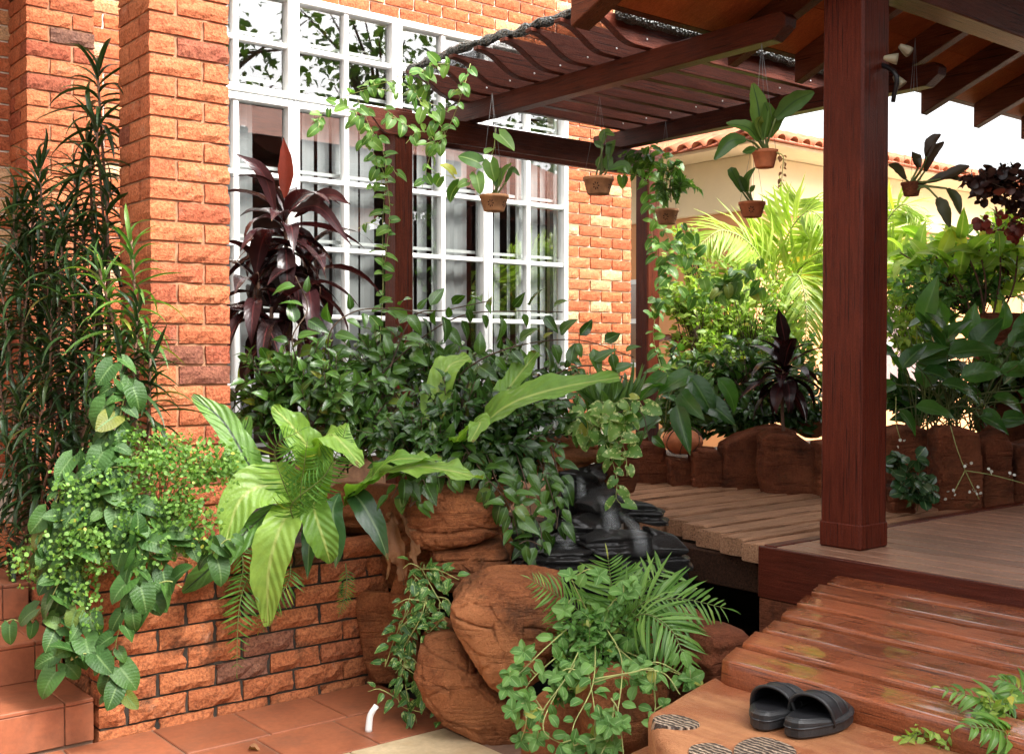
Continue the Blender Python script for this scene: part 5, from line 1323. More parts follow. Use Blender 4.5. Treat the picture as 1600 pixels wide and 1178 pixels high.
vine('bare_runners', 'pale bare runners of the mint looping over the brown rock', 'plant', [hv((930, 1060, 3.4), (990, 1055, 3.4), (1020, 1040, 3.42), (1030, 1080, 3.38)), hv((1000, 1045, 3.4), (1040, 1060, 3.38), (1060, 1085, 3.36)), hv((960, 1100, 3.34), (965, 1150, 3.3), (950, 1180, 3.28)), hv((955, 1090, 3.34), (972, 1130, 3.3), (968, 1185, 3.28))], K['ovate'], G['mint'], 0.045, 0.35, r=0.003)
pm = thing('small_palm', 'small feathery palm arching over the dark pond', 'palm', at(950, 1010, 3.9))
for pa, L in (([(950, 1010, 3.9), (960, 960, 3.85), (955, 910, 3.85), (950, 872, 3.85)], 0.17), ([(950, 1010, 3.9), (1000, 945, 3.8), (1060, 935, 3.78), (1135, 950, 3.8)], 0.19), ([(955, 1010, 3.85), (1000, 960, 3.65), (1050, 985, 3.55), (1075, 1050, 3.5)], 0.17), ([(945, 1010, 3.9), (910, 960, 3.8), (870, 930, 3.75), (830, 905, 3.72)], 0.12), ([(955, 1000, 3.9), (1000, 930, 3.95), (1035, 890, 4.0), (1040, 900, 4.05)], 0.13)):
    pinnate(pm, hv(*pa), L, G['palm'], 20, nrm=-CF * 0.8 + UP * 0.7, wscale=1.5, fwd=0.75, droop=0.25)
# pothos at the waterfall
vine('pothos', 'cream and green pothos dangling beside the waterfall', 'plant', [
    hv((930, 665, 5.0), (945, 700, 4.9), (958, 740, 4.82), (965, 780, 4.78), (985, 800, 4.75)), hv((900, 660, 5.0), (930, 650, 4.95), (965, 665, 4.9), (1000, 650, 4.9)),
    hv((940, 670, 5.0), (970, 700, 4.88), (972, 740, 4.82)), hv((880, 680, 5.0), (920, 668, 4.95), (955, 640, 4.95)), hv((900, 650, 5.05), (940, 640, 5.0), (975, 620, 5.0))], K['heart'], G['pothos'], 0.062, 0.040, shoots=2, shoot_l=0.08)
grass = thing('grassy_clump', 'thin grassy clump at the foot of the brick house corner', 'plant', at(950, 660, 5.9)); ms = []
for i in range(60): ms.append(frame(at(950 + random.gauss(0, 14), 655, 5.9), Vector((random.gauss(0, .5), random.gauss(0, .5), 1)), -CF, random.uniform(.2, .42), .3))
leaves(grass, K['strap'], ms, G['draca_l'], 'blade')

# ================================================================== climbers on the pergola
vine('pergola_vine', 'heart-leaved vine wrapping the near pergola post and beam end', 'vine', [
    hv((630, 640, 6.25), (600, 560, 6.3), (606, 450, 6.3), (600, 350, 6.3), (606, 250, 6.28), (580, 200, 6.2), (560, 150, 6.15)),
    hv((600, 420, 6.3), (612, 330, 6.28), (594, 260, 6.2), (570, 220, 6.15), (545, 165, 6.1)),
    hv((540, 150, 6.1), (580, 140, 6.1), (620, 150, 6.1), (660, 160, 6.05), (700, 180, 6.0)),
    hv((560, 140, 6.1), (620, 120, 6.05), (670, 110, 6.0), (700, 100, 5.95)),
    hv((640, 130, 6.05), (670, 170, 6.0), (690, 210, 5.95), (670, 245, 5.95), (660, 290, 5.95)),
    hv((600, 170, 6.1), (640, 200, 6.0), (672, 210, 6.0)), hv((735, 100, 5.6), (725, 140, 5.6), (705, 190, 5.7), (690, 225, 5.75)),
    hv((560, 170, 6.1), (580, 230, 6.1), (600, 290, 6.2)), hv((545, 150, 6.1), (520, 165, 6.1), (485, 185, 6.1))], K['heart'], G['vine'], 0.056, 0.05, hang=0.6, shoots=2, shoot_l=0.10)
vine('dangling_vine', 'thin vine with heart leaves dangling in front of the window', 'vine', [hv((775, 200, 5.7), (768, 240, 5.7), (745, 270, 5.7), (730, 290, 5.7), (705, 275, 5.75), (680, 265, 5.8))], K['heart'], G['vine'], 0.085, 0.06, hang=0.4)
vine('far_post_vine', 'bright vine climbing the far pergola post', 'vine', [
    hv((1010, 680, 7.3), (1035, 600, 7.4), (1020, 520, 7.45), (1030, 440, 7.45), (1020, 360, 7.45), (1025, 300, 7.45), (1010, 245, 7.45)),
    hv((1030, 430, 7.4), (1045, 380, 7.3), (1020, 330, 7.35), (1015, 270, 7.4)), hv((1020, 500, 7.4), (1045, 450, 7.2), (1040, 400, 7.25)),
    hv((1065, 350, 7.0), (1075, 390, 7.0), (1095, 430, 7.0), (1140, 455, 7.0), (1190, 450, 7.0)), hv((1190, 400, 6.9), (1150, 440, 7.0), (1090, 455, 7.1), (1050, 470, 7.2)),
    hv((1000, 235, 7.45), (1030, 260, 7.4), (1040, 290, 7.4))], K['heart'], G['vine'], 0.062, 0.042, shoots=4, shoot_l=0.14)

# ================================================================== garden bed beyond the bridge
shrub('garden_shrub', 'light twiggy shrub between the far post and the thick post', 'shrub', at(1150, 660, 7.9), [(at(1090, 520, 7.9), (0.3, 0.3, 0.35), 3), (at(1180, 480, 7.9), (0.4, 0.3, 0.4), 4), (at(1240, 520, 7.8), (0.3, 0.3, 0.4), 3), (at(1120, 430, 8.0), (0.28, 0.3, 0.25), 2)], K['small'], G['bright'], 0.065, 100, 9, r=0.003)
shrub('garden_shrub', 'dark leafy shrub above the round clay pot', 'shrub', at(1085, 700, 7.5), [(at(1080, 590, 7.4), (0.24, 0.2, 0.22), 3), (at(1060, 640, 7.4), (0.18, 0.2, 0.18), 2), (at(1130, 610, 7.5), (0.26, 0.2, 0.24), 3), (at(1040, 560, 7.5), (0.12, 0.15, 0.16), 1)], K['ovate'], G['shrub'], 0.105, 75, 6)
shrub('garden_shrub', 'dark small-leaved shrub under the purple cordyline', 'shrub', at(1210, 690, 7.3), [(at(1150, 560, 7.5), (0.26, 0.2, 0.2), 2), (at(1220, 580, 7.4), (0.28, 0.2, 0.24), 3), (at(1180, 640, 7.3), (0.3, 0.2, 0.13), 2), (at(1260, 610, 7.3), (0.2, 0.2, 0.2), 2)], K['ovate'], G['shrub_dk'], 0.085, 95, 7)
vine('big_leaf_plant', 'broad drooping leaves hanging beside the far pergola post', 'plant', [hv((1045, 640, 7.0), (1050, 590, 6.95), (1075, 570, 6.9)), hv((1060, 650, 7.0), (1090, 600, 6.9), (1110, 575, 6.9)), hv((1040, 660, 7.0), (1040, 620, 6.9), (1055, 600, 6.9))], K['broad'], G['lily'], 0.26, 0.10, hang=1.0)
pc = thing('purple_cordyline', 'small dark purple cordyline left of the thick post', 'plant', at(1225, 680, 6.9)); ms = []
for i in range(26):
    q = i / 26; a = i * 2.4; side = Vector((math.cos(a), math.sin(a), 0)); p = at(1225, 570, 6.9) - UP * 0.12 * (1 - q)
    ms.append(frame(p, side * (1 - .6 * q) + UP * (-0.8 + 1.9 * q) + rv(.08), UP + side * .3, random.uniform(.24, .36), random.uniform(.34, .45)))
tube('stem', bez([at(1225, 690, 6.9), at(1222, 630, 6.9), at(1225, 570, 6.9)], 8), 0.012, 0.009, M['cane'], pc); leaves(pc, K['lance'], ms, G['cordy'])
ribbon(pc, hv((1228, 540, 6.85), (1222, 510, 6.82), (1216, 482, 6.8)), 0.085, G['cordy'], -CF, 0.03, 12, name='leaf')
rcp = thing('red_bromeliad', 'red leaved bromeliad beside the far pergola post', 'plant', at(1075, 560, 8.0)); ms = []
for i in range(16): a = i * 2.4; ms.append(frame(at(1070, 545, 8.0), Vector((math.cos(a), math.sin(a), random.uniform(.3, 1.1))), UP, .3, .5))
leaves(rcp, K['lance'], ms, G['cordy_red'])
# palms behind
def palm(label, base, fronds, mat, L, npair=30, wscale=1.3):
    p = thing('feather_palm', label, 'palm', base, 'palms before the orange house')
    for f in fronds: pinnate(p, [base] + f, L, G[mat], npair, nrm=-CF * 0.7 + UP * 0.6, rach='stem_pale', wscale=wscale, fwd=0.9, droop=0.35, r=0.008, start=0.3, taper=0.5)
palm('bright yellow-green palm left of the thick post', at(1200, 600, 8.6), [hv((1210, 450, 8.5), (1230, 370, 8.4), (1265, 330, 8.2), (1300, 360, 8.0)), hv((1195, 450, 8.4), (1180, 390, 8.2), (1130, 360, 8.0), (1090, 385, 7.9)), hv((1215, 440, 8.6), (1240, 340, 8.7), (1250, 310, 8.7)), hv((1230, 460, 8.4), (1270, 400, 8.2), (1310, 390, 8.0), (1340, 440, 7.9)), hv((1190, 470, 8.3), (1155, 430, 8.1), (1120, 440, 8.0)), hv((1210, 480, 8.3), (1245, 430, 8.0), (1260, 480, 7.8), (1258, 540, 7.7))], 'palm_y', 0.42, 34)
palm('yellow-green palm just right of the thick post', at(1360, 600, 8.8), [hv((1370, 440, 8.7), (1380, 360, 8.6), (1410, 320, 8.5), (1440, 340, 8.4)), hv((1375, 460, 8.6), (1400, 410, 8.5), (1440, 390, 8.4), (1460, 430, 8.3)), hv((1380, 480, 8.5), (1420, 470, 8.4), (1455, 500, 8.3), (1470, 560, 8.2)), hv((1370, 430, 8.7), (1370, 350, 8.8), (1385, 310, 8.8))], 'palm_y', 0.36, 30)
# broad-leaved clump right of the post
lc = thing('broad_leaf_clump', 'dark clump of broad glossy leaves on long stalks right of the thick post', 'plant', at(1480, 700, 6.7)); ms = []
base = at(1470, 675, 6.55)
for i, (u, v, d, ang, L) in enumerate([(1440, 505, 6.5, 80, .30), (1395, 520, 6.6, 130, .22), (1400, 555, 6.5, 160, .24), (1420, 560, 6.4, 30, .24), (1480, 555, 6.3, 15, .32), (1520, 545, 6.4, 60, .26), (1440, 580, 6.3, -20, .28), (1470, 600, 6.2, -15, .26), (1500, 590, 6.3, 20, .28), (1560, 580, 6.3, 0, .30), (1590, 570, 6.2, -10, .3), (1430, 635, 6.15, -15, .24), (1535, 640, 6.2, -45, .17), (1530, 650, 6.15, -30, .20), (1565, 655, 6.15, 10, .18), (1590, 610, 6.2, -40, .22), (1400, 600, 6.4, 200, .2), (1550, 620, 6.4, -20, .24), (1460, 540, 6.5, 110, .24), (1510, 530, 6.5, 80, .22), (1575, 540, 6.6, 40, .26), (1405, 640, 6.3, -60, .18), (1600, 630, 6.2, 0, .22), (1410, 575, 6.3, 60, .2), (1480, 570, 6.6, 130, .25), (1450, 560, 6.7, 60, .25), (1540, 560, 6.7, 100, .25)]):
    p = at(u, v, d); a = R(ang); dd = CR * math.cos(a) + UP * math.sin(a) * 0.8 - CF * random.uniform(0.1, 0.4)
    ms.append(frame(p, dd, UP * 0.8 - CF * 0.7 + rv(.15), L, L * 1.15))
    s = base + CR * random.uniform(-.15, .25) + Vector((CF.x, CF.y, 0)) * random.uniform(-.1, .2)
    tube('stalk', bez([s, s.lerp(p, 0.55) + UP * 0.07, p], 8), 0.004, 0.003, M['stem'], lc, 5)
for i in range(34):
    u, v = random.uniform(1388, 1610), random.uniform(500, 665); p = at(u, v, random.uniform(6.45, 6.8)); a = R(random.uniform(-60, 150)); L = random.uniform(.16, .27)
    ms.append(frame(p, CR * math.cos(a) + UP * math.sin(a) * 0.8 - CF * random.uniform(0, 0.5), UP * 0.8 - CF * 0.7 + rv(.2), L, L * 1.15))
    s = base + CR * random.uniform(-.15, .3); tube('stalk', bez([s, s.lerp(p, 0.55) + UP * 0.07, p], 6), 0.004, 0.003, M['stem'], lc, 5)
leaves(lc, K['broad'], ms, G['lily'])
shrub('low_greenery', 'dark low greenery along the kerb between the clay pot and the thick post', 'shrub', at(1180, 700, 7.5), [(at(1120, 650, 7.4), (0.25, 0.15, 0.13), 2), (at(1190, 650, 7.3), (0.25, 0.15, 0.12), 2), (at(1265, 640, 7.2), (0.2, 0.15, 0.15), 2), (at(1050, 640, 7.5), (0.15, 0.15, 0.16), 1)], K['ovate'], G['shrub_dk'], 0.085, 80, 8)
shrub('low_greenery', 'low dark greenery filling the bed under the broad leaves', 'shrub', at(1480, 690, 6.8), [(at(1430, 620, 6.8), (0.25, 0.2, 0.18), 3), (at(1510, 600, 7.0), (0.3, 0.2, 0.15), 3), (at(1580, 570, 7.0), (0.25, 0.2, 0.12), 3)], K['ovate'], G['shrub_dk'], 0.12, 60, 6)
shrub('low_greenery', 'leafy sunlit greenery under the right planter rock', 'shrub', at(1570, 600, 7.2), [(at(1560, 565, 6.95), (0.2, 0.15, 0.07), 2), (at(1600, 560, 6.9), (0.2, 0.15, 0.08), 2)], K['ovate'], G['vine'], 0.10, 30, 6)
# sunlit plants in the right planter
shrub('sunlit_shrub', 'sunlit yellow-green shrub on reddish canes at the right', 'shrub', at(1520, 510, 7.8), [(at(1460, 400, 7.8), (0.34, 0.25, 0.16), 3), (at(1540, 390, 7.7), (0.32, 0.25, 0.2), 3), (at(1590, 420, 7.6), (0.25, 0.2, 0.25), 2)], K['broad'], G['bright'], 0.24, 46, 4, twig='cane', r=0.010, up=0.8)
shrub('sunlit_shrub', 'fine green shrub at the foot of the reddish canes', 'shrub', at(1530, 510, 7.4), [(at(1530, 440, 7.4), (0.2, 0.15, 0.2), 3), (at(1490, 470, 7.4), (0.2, 0.15, 0.14), 2), (at(1440, 440, 7.6), (0.25, 0.2, 0.2), 2)], K['small'], G['small'], 0.06, 70, 10)
cn = thing('cane_plant', 'upright reddish canes with wide leaves rising from the right planter rock', 'plant', at(1530, 500, 7.3)); ms = []
for (a, b) in (((1540, 500, 7.3), (1500, 375, 7.3)), ((1550, 500, 7.3), (1560, 360, 7.2)), ((1560, 500, 7.3), (1590, 400, 7.2)), ((1520, 500, 7.3), (1470, 400, 7.3)), ((1535, 500, 7.3), (1530, 390, 7.3))):
    P = bez([at(*a), at((a[0] + b[0]) / 2 + 8, (a[1] + b[1]) / 2, a[2]), at(*b)], 10); tube('cane', P, 0.008, 0.005, M['cane'], cn)
    for k in range(9): ms.append(frame(P[-1 - k % 4], rv(.7) + UP * .5, UP - CF * .5 + rv(.3), random.uniform(.16, .26)))
leaves(cn, K['broad'], ms, G['bright'])
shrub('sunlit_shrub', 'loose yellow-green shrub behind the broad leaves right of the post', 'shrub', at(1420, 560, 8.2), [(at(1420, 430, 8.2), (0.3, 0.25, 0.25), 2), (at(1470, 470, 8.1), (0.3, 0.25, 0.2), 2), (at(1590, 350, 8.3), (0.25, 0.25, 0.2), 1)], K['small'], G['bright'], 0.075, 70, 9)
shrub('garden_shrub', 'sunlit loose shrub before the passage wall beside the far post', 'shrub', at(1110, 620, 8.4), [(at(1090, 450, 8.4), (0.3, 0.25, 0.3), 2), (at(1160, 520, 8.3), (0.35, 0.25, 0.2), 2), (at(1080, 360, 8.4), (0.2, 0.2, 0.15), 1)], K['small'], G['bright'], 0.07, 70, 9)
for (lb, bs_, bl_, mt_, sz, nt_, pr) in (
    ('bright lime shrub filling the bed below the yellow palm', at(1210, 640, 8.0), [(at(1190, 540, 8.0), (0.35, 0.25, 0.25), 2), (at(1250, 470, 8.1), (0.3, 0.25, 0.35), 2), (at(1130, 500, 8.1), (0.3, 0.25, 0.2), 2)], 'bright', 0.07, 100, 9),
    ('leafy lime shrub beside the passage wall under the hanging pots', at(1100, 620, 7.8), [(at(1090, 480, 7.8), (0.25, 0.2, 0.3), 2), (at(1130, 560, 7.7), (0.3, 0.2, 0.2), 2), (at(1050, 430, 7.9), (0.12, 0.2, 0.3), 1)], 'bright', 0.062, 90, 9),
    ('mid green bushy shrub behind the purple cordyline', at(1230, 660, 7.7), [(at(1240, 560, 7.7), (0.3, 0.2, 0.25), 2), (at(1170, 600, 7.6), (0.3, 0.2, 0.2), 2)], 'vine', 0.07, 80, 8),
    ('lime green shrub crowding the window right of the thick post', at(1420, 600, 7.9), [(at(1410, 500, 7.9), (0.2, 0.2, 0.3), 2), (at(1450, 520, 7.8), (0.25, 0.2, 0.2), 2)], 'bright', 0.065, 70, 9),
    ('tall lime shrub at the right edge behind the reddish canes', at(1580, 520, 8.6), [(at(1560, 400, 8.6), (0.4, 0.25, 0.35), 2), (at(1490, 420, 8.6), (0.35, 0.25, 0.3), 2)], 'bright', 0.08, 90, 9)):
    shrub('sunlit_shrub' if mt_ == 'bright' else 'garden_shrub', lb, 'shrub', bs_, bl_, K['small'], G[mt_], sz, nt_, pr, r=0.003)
# water plant and flower stalks by the deck
shrub('water_plant', 'small round-leaved water plant beside the deck edge', 'plant', at(1420, 800, 5.9), [(at(1420, 730, 5.8), (0.12, 0.1, 0.12), 3), (at(1440, 765, 5.75), (0.12, 0.1, 0.08), 3)], K['round'], G['anth'], 0.06, 26, 4, twig='stem', r=0.002)
wl = thing('flowering_stalks', 'pale stalks with tiny white flowers arching over the dark kerb', 'plant', at(1485, 665, 6.0))
for P in (hv((1485, 665, 6.0), (1495, 700, 5.95), (1508, 735, 5.9)), hv((1508, 735, 5.9), (1550, 742, 5.85), (1600, 755, 5.8)), hv((1508, 735, 5.9), (1520, 760, 5.88), (1530, 780, 5.87)), hv((1508, 735, 5.9), (1490, 770, 5.88)), hv((1400, 620, 6.0), (1400, 660, 6.0), (1408, 690, 6.0))):
    tube('stalk', bez(P, 10), 0.003, 0.0022, M['stem_pale'], wl, 5)
ms = [frame(at(u + random.gauss(0, 4), v + random.gauss(0, 4), 5.82), rv(1), -CF + rv(.4), .018) for (u, v) in ((1512, 728), (1550, 735), (1580, 742), (1528, 765), (1490, 768), (1486, 775), (1520, 762), (1408, 690)) for _ in range(3)]
M['petal'] = mat_plain('white_petal', (0.7, 0.7, 0.6), 0.6, 0.1, 10, 0.0)
join_leaves('flowers', K['round'], ms, M['petal'], wl)
# bottom right corner
cp = thing('corner_palm', 'small palm fronds in the bottom right corner over the sleepers', 'palm', at(1640, 1190, 2.75))
for pa, L in (([(1640, 1190, 2.75), (1590, 1130, 2.72), (1540, 1095, 2.72), (1470, 1075, 2.74)], 0.10), ([(1640, 1190, 2.7), (1600, 1160, 2.62), (1560, 1140, 2.58), (1510, 1135, 2.56)], 0.11), ([(1640, 1190, 2.8), (1620, 1120, 2.8), (1590, 1075, 2.82), (1560, 1060, 2.84)], 0.10), ([(1640, 1200, 2.7), (1600, 1190, 2.6), (1560, 1180, 2.55)], 0.11)):
    pinnate(cp, hv(*pa), L, G['palm'], 12, kind='lance', nrm=UP - CF * 0.5, wscale=0.95, fwd=0.8, start=0.3)
shrub('corner_shrub', 'small yellow-green leafed shrub in the bottom right corner', 'shrub', at(1520, 1230, 2.75), [(at(1480, 1150, 2.72), (0.10, 0.08, 0.07), 2), (at(1440, 1175, 2.68), (0.11, 0.08, 0.04), 2), (at(1560, 1110, 2.72), (0.08, 0.08, 0.06), 2)], K['small'], G['bright'], 0.028, 44, 9, joined=True, twig='stem', r=0.0018)

# ================================================================== hanging pots
def pot(label, u, v, d, w, h, mat, hang, stamp=True, cat='pot', n_wire=3):
    c = at(u, v, d); t = thing('hanging_pot', label, cat, c, 'hanging clay pots')
    r = w / 2
    vs, fs = lathe([(0.0, -h / 2), (r * 0.66, -h / 2), (r * 0.70, -h / 2 + 0.004), (r * 0.93, h / 2 - h * 0.2), (r * 0.99, h / 2 - h * 0.18), (r, h / 2), (r * 0.9, h / 2), (r * 0.86, h * 0.25), (0, h * 0.25)], 28)
    me = pydata(vs, fs, 'pot', True); me.transform(Matrix.Translation(c)); p = obj('pot', me, M[mat], t)
    sv, sfc = lathe([(0, 0.015), (r * 0.6, 0.01), (r * 0.86, 0.0)], 16, c + UP * h * 0.3); obj('soil', pydata(sv, sfc, 's', True), M['soil'], t)
    if stamp:
        V, Fc = [], []
        for k in range(5):
            a0 = k * 2 * math.pi / 5
            for pt in range(7):
                th = pt * 2 * math.pi / 7
                def S(da, dz):
                    z = -h * 0.08 + dz; rr = r * (0.70 + 0.23 * (z + h / 2) / (h * 0.8)) + 0.0022
                    return c + Vector((rr * math.cos(a0 + da / r), rr * math.sin(a0 + da / r), z))
                R1, R2 = h * 0.08, h * 0.26
                q = len(V); V += [S(R1 * math.cos(th), R1 * math.sin(th)), S(R2 * .7 * math.cos(th - .25), R2 * .7 * math.sin(th - .25)), S(R2 * math.cos(th), R2 * math.sin(th)), S(R2 * .7 * math.cos(th + .25), R2 * .7 * math.sin(th + .25))]; Fc.append((q, q + 1, q + 2, q + 3))
        obj('flower_stamp', pydata(V, Fc), M['stamp'], p)
    top = at(*hang)
    for k in range(n_wire):
        a = k * 2 * math.pi / n_wire + 0.6; e = c + Vector((r * 0.96 * math.cos(a), r * 0.96 * math.sin(a), h / 2))
        tube('wire', [e, e.lerp(top, 0.5), top], 0.0008, 0.0008, M['wire'], t, 4)
    return t, c + UP * h * 0.35
def orchid(label, base, specs, mat, group='orchids and seedlings in the hanging pots', name='potted_plant'):
    t = thing(name, label, 'plant', base, group)
    for i, (pa, w) in enumerate(specs):
        P = [base + rv(0.012)] + hv(*pa)
        k = max(1, len(P) - 3)
        tube('stem', bez(P[:k + 1], 6), 0.006, 0.004, M['stem'], t, 5)
        ribbon(t, P[k:] if len(P[k:]) >= 2 else P, w, G[mat], -CF + UP * 0.3 + rv(.3), 0.02, 10, name='leaf', prof=lambda q: math.sin(math.pi * min(1, q * .9 + .07)) ** .8, cup=0.18, seed=i, across=4)
    return t
t1, b1 = pot('tan stamped clay pot hanging in front of the window', 772, 318, 5.75, 0.152, 0.083, 'pot_tan', (769, 146, 5.7))
orchid('small orchid in the tan pot before the window', b1, [([(780, 290, 5.72), (786, 268, 5.7), (800, 255, 5.68)], .03), ([(778, 285, 5.74), (782, 262, 5.72)], .035), ([(790, 285, 5.7), (800, 265, 5.68), (812, 275, 5.66)], .03), ([(775, 292, 5.72), (772, 272, 5.72)], .03)], 'orchid')
t2, b2 = pot('tan stamped clay pot hanging before the brick house corner', 935, 291, 6.0, 0.168, 0.092, 'pot_tan', (937, 152, 6.0))
orchid('leafy seedling in the tan pot before the brick corner', b2, [([(950, 245, 5.98), (955, 225, 5.97), (952, 250, 5.95)], .06), ([(940, 225, 5.98), (945, 208, 5.98), (960, 212, 5.96)], .05), ([(942, 230, 5.98), (928, 222, 5.98)], .04), ([(950, 265, 5.95), (975, 258, 5.94), (982, 272, 5.92)], .05), ([(938, 265, 6.0), (937, 245, 6.0)], .05), ([(948, 265, 5.96), (952, 240, 5.96)], .055)], 'orchid')
t3, b3 = pot('tan stamped clay pot hanging beside the far pergola post', 1042, 339, 7.0, 0.15, 0.092, 'pot_tan', (1040, 190, 7.0))
shrub('potted_plant', 'spiky seedling in the pot beside the far pergola post', 'plant', b3, [(at(1045, 285, 7.0), (0.10, 0.06, 0.16), 3), (at(1072, 275, 7.0), (0.10, 0.05, 0.18), 2)], K['broad'], G['vine'], 0.075, 18, 7, twig='stem', r=0.003, group='orchids and seedlings in the hanging pots')
t4, b4 = pot('brown stamped clay pot hanging low left of the thick post', 1175, 328, 5.6, 0.135, 0.075, 'terracotta', (1178, 215, 5.6))
orchid('orchid with dark upright leaves in the low hanging pot', b4, [([(1160, 300, 5.58), (1145, 270, 5.56), (1142, 262, 5.56)], .05), ([(1165, 300, 5.58), (1155, 275, 5.56)], .05), ([(1168, 300, 5.6), (1166, 280, 5.58), (1180, 262, 5.56)], .035), ([(1172, 300, 5.6), (1180, 290, 5.58)], .03)], 'orchid')
t5, b5 = pot('plain red clay pot hanging highest, left of the thick post', 1195, 249, 4.45, 0.105, 0.068, 'terracotta', (1190, 68, 4.35), False)
orchid('big green orchid in the red clay pot left of the thick post', b5, [([(1188, 220, 4.42), (1185, 170, 4.4), (1176, 130, 4.38)], .075), ([(1200, 220, 4.42), (1212, 185, 4.38), (1240, 160, 4.34), (1272, 144, 4.3)], .075), ([(1180, 225, 4.4), (1165, 218, 4.38), (1140, 222, 4.36), (1116, 250, 4.34)], .06), ([(1185, 220, 4.42), (1168, 200, 4.4), (1135, 193, 4.38)], .055), ([(1196, 215, 4.42), (1200, 180, 4.4), (1195, 160, 4.38)], .06), ([(1192, 220, 4.42), (1184, 195, 4.4), (1190, 182, 4.38)], .05), ([(1180, 232, 4.4), (1160, 238, 4.38)], .03), ([(1202, 215, 4.42), (1215, 180, 4.4), (1222, 165, 4.38)], .06)], 'orchid')
vine('hanging_sprig', 'small reddish sprig dangling from the red clay pot', 'plant', [hv((1212, 238, 4.42), (1228, 245, 4.4), (1232, 265, 4.4), (1224, 285, 4.4))], K['small'], G['dry'], 0.022, 0.014)
t6, b6 = pot('dark wooden orchid basket hanging right of the thick post', 1424, 296, 4.6, 0.085, 0.055, 'rock_red', (1430, 60, 4.6), False)
orchid('dusky orchid with drooping leaves right of the thick post', b6, [([(1440, 265, 4.58), (1448, 245, 4.56), (1455, 222, 4.55), (1470, 210, 4.54)], .045), ([(1445, 268, 4.58), (1455, 240, 4.56), (1475, 222, 4.54)], .045), ([(1415, 280, 4.58), (1402, 262, 4.57), (1388, 258, 4.56)], .035), ([(1440, 285, 4.55), (1470, 280, 4.52), (1495, 268, 4.5), (1515, 260, 4.48)], .05), ([(1445, 292, 4.55), (1465, 310, 4.52), (1474, 325, 4.5), (1484, 355, 4.5)], .05), ([(1455, 292, 4.54), (1480, 295, 4.52), (1492, 310, 4.5), (1500, 335, 4.5)], .05), ([(1435, 262, 4.58), (1430, 245, 4.57), (1438, 262, 4.56)], .05), ([(1450, 285, 4.55), (1480, 275, 4.52), (1500, 282, 4.5)], .045)], 'dark_orchid')
shrub('hanging_begonia', 'dusky round-leaved basket plant hanging at the right edge', 'plant', at(1570, 300, 5.0), [(at(1570, 285, 5.0), (0.16, 0.14, 0.06), 3), (at(1600, 310, 5.0), (0.2, 0.14, 0.1), 3), (at(1540, 290, 5.0), (0.1, 0.1, 0.06), 1.5)], K['round'], G['begonia'], 0.045, 60, 6, r=0.002)
shrub('hanging_begonia', 'crimson blossoms at the tip of the dusky basket plant', 'plant', at(1585, 345, 5.0), [(at(1580, 365, 5.0), (0.08, 0.08, 0.05), 2), (at(1545, 350, 5.0), (0.05, 0.05, 0.035), 1)], K['round'], G['cordy_red'], 0.04, 14, 5, r=0.002)
# round clay pot with string at the kerb
c = at(1067, 688, 7.2); rp = thing('round_pot', 'round orange clay pot tied with string on the kerb', 'pot', c - UP * 0.08)
prof = [(0.0, -0.085)] + [(0.13 * math.sin(math.pi * (0.12 + 0.74 * i / 10)) ** 0.8, -0.085 + 0.15 * i / 10) for i in range(11)] + [(0.05, 0.068), (0.04, 0.03)]
vs, fs = lathe(prof, 28, c); obj('pot', pydata(vs, fs, 'p', True), M['terracotta'], rp)
for k in range(7):
    a = k * 0.9; pts = []
    for i in range(13):
        th = math.pi * (0.1 + 0.8 * i / 12); pts.append(c + Vector((0.128 * math.sin(th) ** .8 * math.cos(a + i * .05), 0.128 * math.sin(th) ** .8 * math.sin(a + i * .05), -0.09 * math.cos(th))))
    tube('string', pts, 0.004, 0.004, M['twig'], rp, 4)

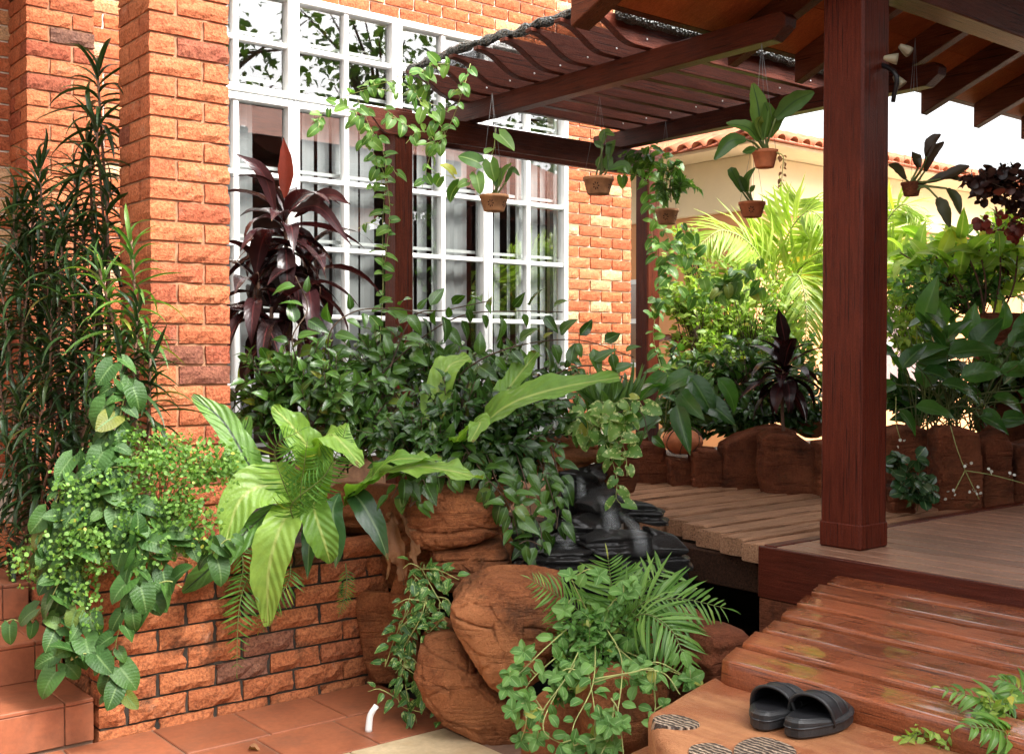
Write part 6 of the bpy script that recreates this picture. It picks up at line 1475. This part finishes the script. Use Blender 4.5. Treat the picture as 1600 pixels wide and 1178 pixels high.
# ================================================================== sandals, white stick, dry leaf
def sandal(label, heel, toe, z, flip):
    h = on('z', heel[0], heel[1], z); t = on('z', toe[0], toe[1], z); d = (t - h); d.z = 0; d.normalize(); L = 0.27
    Mx = frame(Vector((h.x, h.y, z)), d, UP, 1.0)
    s = thing('sandal', label, 'sandal', h, 'pair of black sandals')
    out = []
    for i in range(28):
        a = 2 * math.pi * i / 28; x = L / 2 - math.cos(a) * L / 2; tt = x / L
        w = (0.042 + 0.020 * math.sin(math.pi * tt * 0.9 - 0.2) + 0.006 * tt) * (abs(math.sin(a)) ** 0.55) * (1 if math.sin(a) > 0 else -1)
        out.append((x, w + flip * 0.012 * math.sin(math.pi * tt)))
    me = prism_mesh(out, 'z', 0.0, 0.034, 0.006)
    for v in me.vertices:
        if v.co.z > 0.017: v.co.z += 0.012 * (1 - min(1, v.co.x / 0.14))
    me.transform(Mx); obj('sole', me, M['sole'], s)
    cen_y = sum(p[1] for p in out) / len(out)
    fb = [((x - L / 2) * 0.9 + L / 2, (y - cen_y) * 0.86 + cen_y) for x, y in out]
    me = prism_mesh(fb, 'z', 0.0335, 0.040, 0.003)
    for v in me.vertices: v.co.z += 0.012 * (1 - min(1, max(0, v.co.x) / 0.14)) - 0.004
    me.transform(Mx); obj('footbed', me, M['black'], s)
    vs, fs = [], []; nx, na = 10, 14
    for layer in (0, 0.005):
        for i in range(nx + 1):
            x = 0.095 + 0.16 * i / nx; top = 0.074 - 0.058 * (i / nx) ** 2.2; hw = 0.060 - 0.020 * (i / nx) ** 2.5
            for k in range(na + 1):
                a = math.pi * k / na; vs.append((x - 0.02 * math.sin(a) * (1 - i / nx), (hw - layer) * math.cos(a) + flip * 0.008, 0.018 + (top - layer) * math.sin(a) ** 0.75))
    m_ = (na + 1); n_ = (nx + 1) * m_
    for i in range(nx):
        for k in range(na):
            a = i * m_ + k; fs.append((a, a + 1, a + m_ + 1, a + m_)); fs.append((n_ + a + 1, n_ + a, n_ + a + m_, n_ + a + m_ + 1))
    for k in range(na): fs.append((k + 1, k, n_ + k, n_ + k + 1)); e = nx * m_; fs.append((e + k, e + k + 1, n_ + e + k + 1, n_ + e + k))
    me = pydata(vs, fs, 'upper', True); me.transform(Mx); up_ = obj('upper_strap', me, M['black'], s)
    rim = [Mx @ Vector(vs[k]) for k in range(na + 1)]; tube('stitched_rim', rim, 0.0042, 0.0042, M['sole'], up_, 6)
    for row in (3, 6): tube('seam', [Mx @ (Vector(vs[row * m_ + k]) + Vector((0, 0, 0.001))) for k in range(na + 1)], 0.0022, 0.0022, M['sole'], up_, 5)
    sl = [Mx @ Vector((x, y, 0.026)) for x, y in out]; tube('welt', sl + sl[:1], 0.0028, 0.0028, M['black'], s, 5)
sandal('left black slip-on sandal, the one nearer the mint', (1186, 1142), (1258, 1100), 0.508, 1)
sandal('right black slip-on sandal, the one in front', (1236, 1154), (1312, 1110), 0.508, -1)
ws = thing('white_stick', 'small white bent plastic peg standing on the red tiles', 'peg', on('z', 576, 1142, 0.0))
b0 = on('z', 576, 1142, 0.0); M['plastic'] = mat_plain('white_plastic', (0.85, 0.85, 0.82), 0.4, 0.02, 5, 0.0)
tube('peg', bez([b0, b0 + UP * 0.03 + CR * 0.002, b0 + UP * 0.065 + CR * 0.008, b0 + UP * 0.098 + CR * 0.03], 10), 0.014, 0.011, M['plastic'], ws, 10)
fl = obj('fallen_leaf', geo_mesh(*leaf_geo(prof_ovate, 0.6, 6, 4, 0.5, 0.8, 0.2)), G['dry'], None, frame(on('z', 388, 1170, 0.004), CR, UP, 0.055)); tag(fl, 'small curled dry leaf on the red tiles at the bottom', 'leaf')
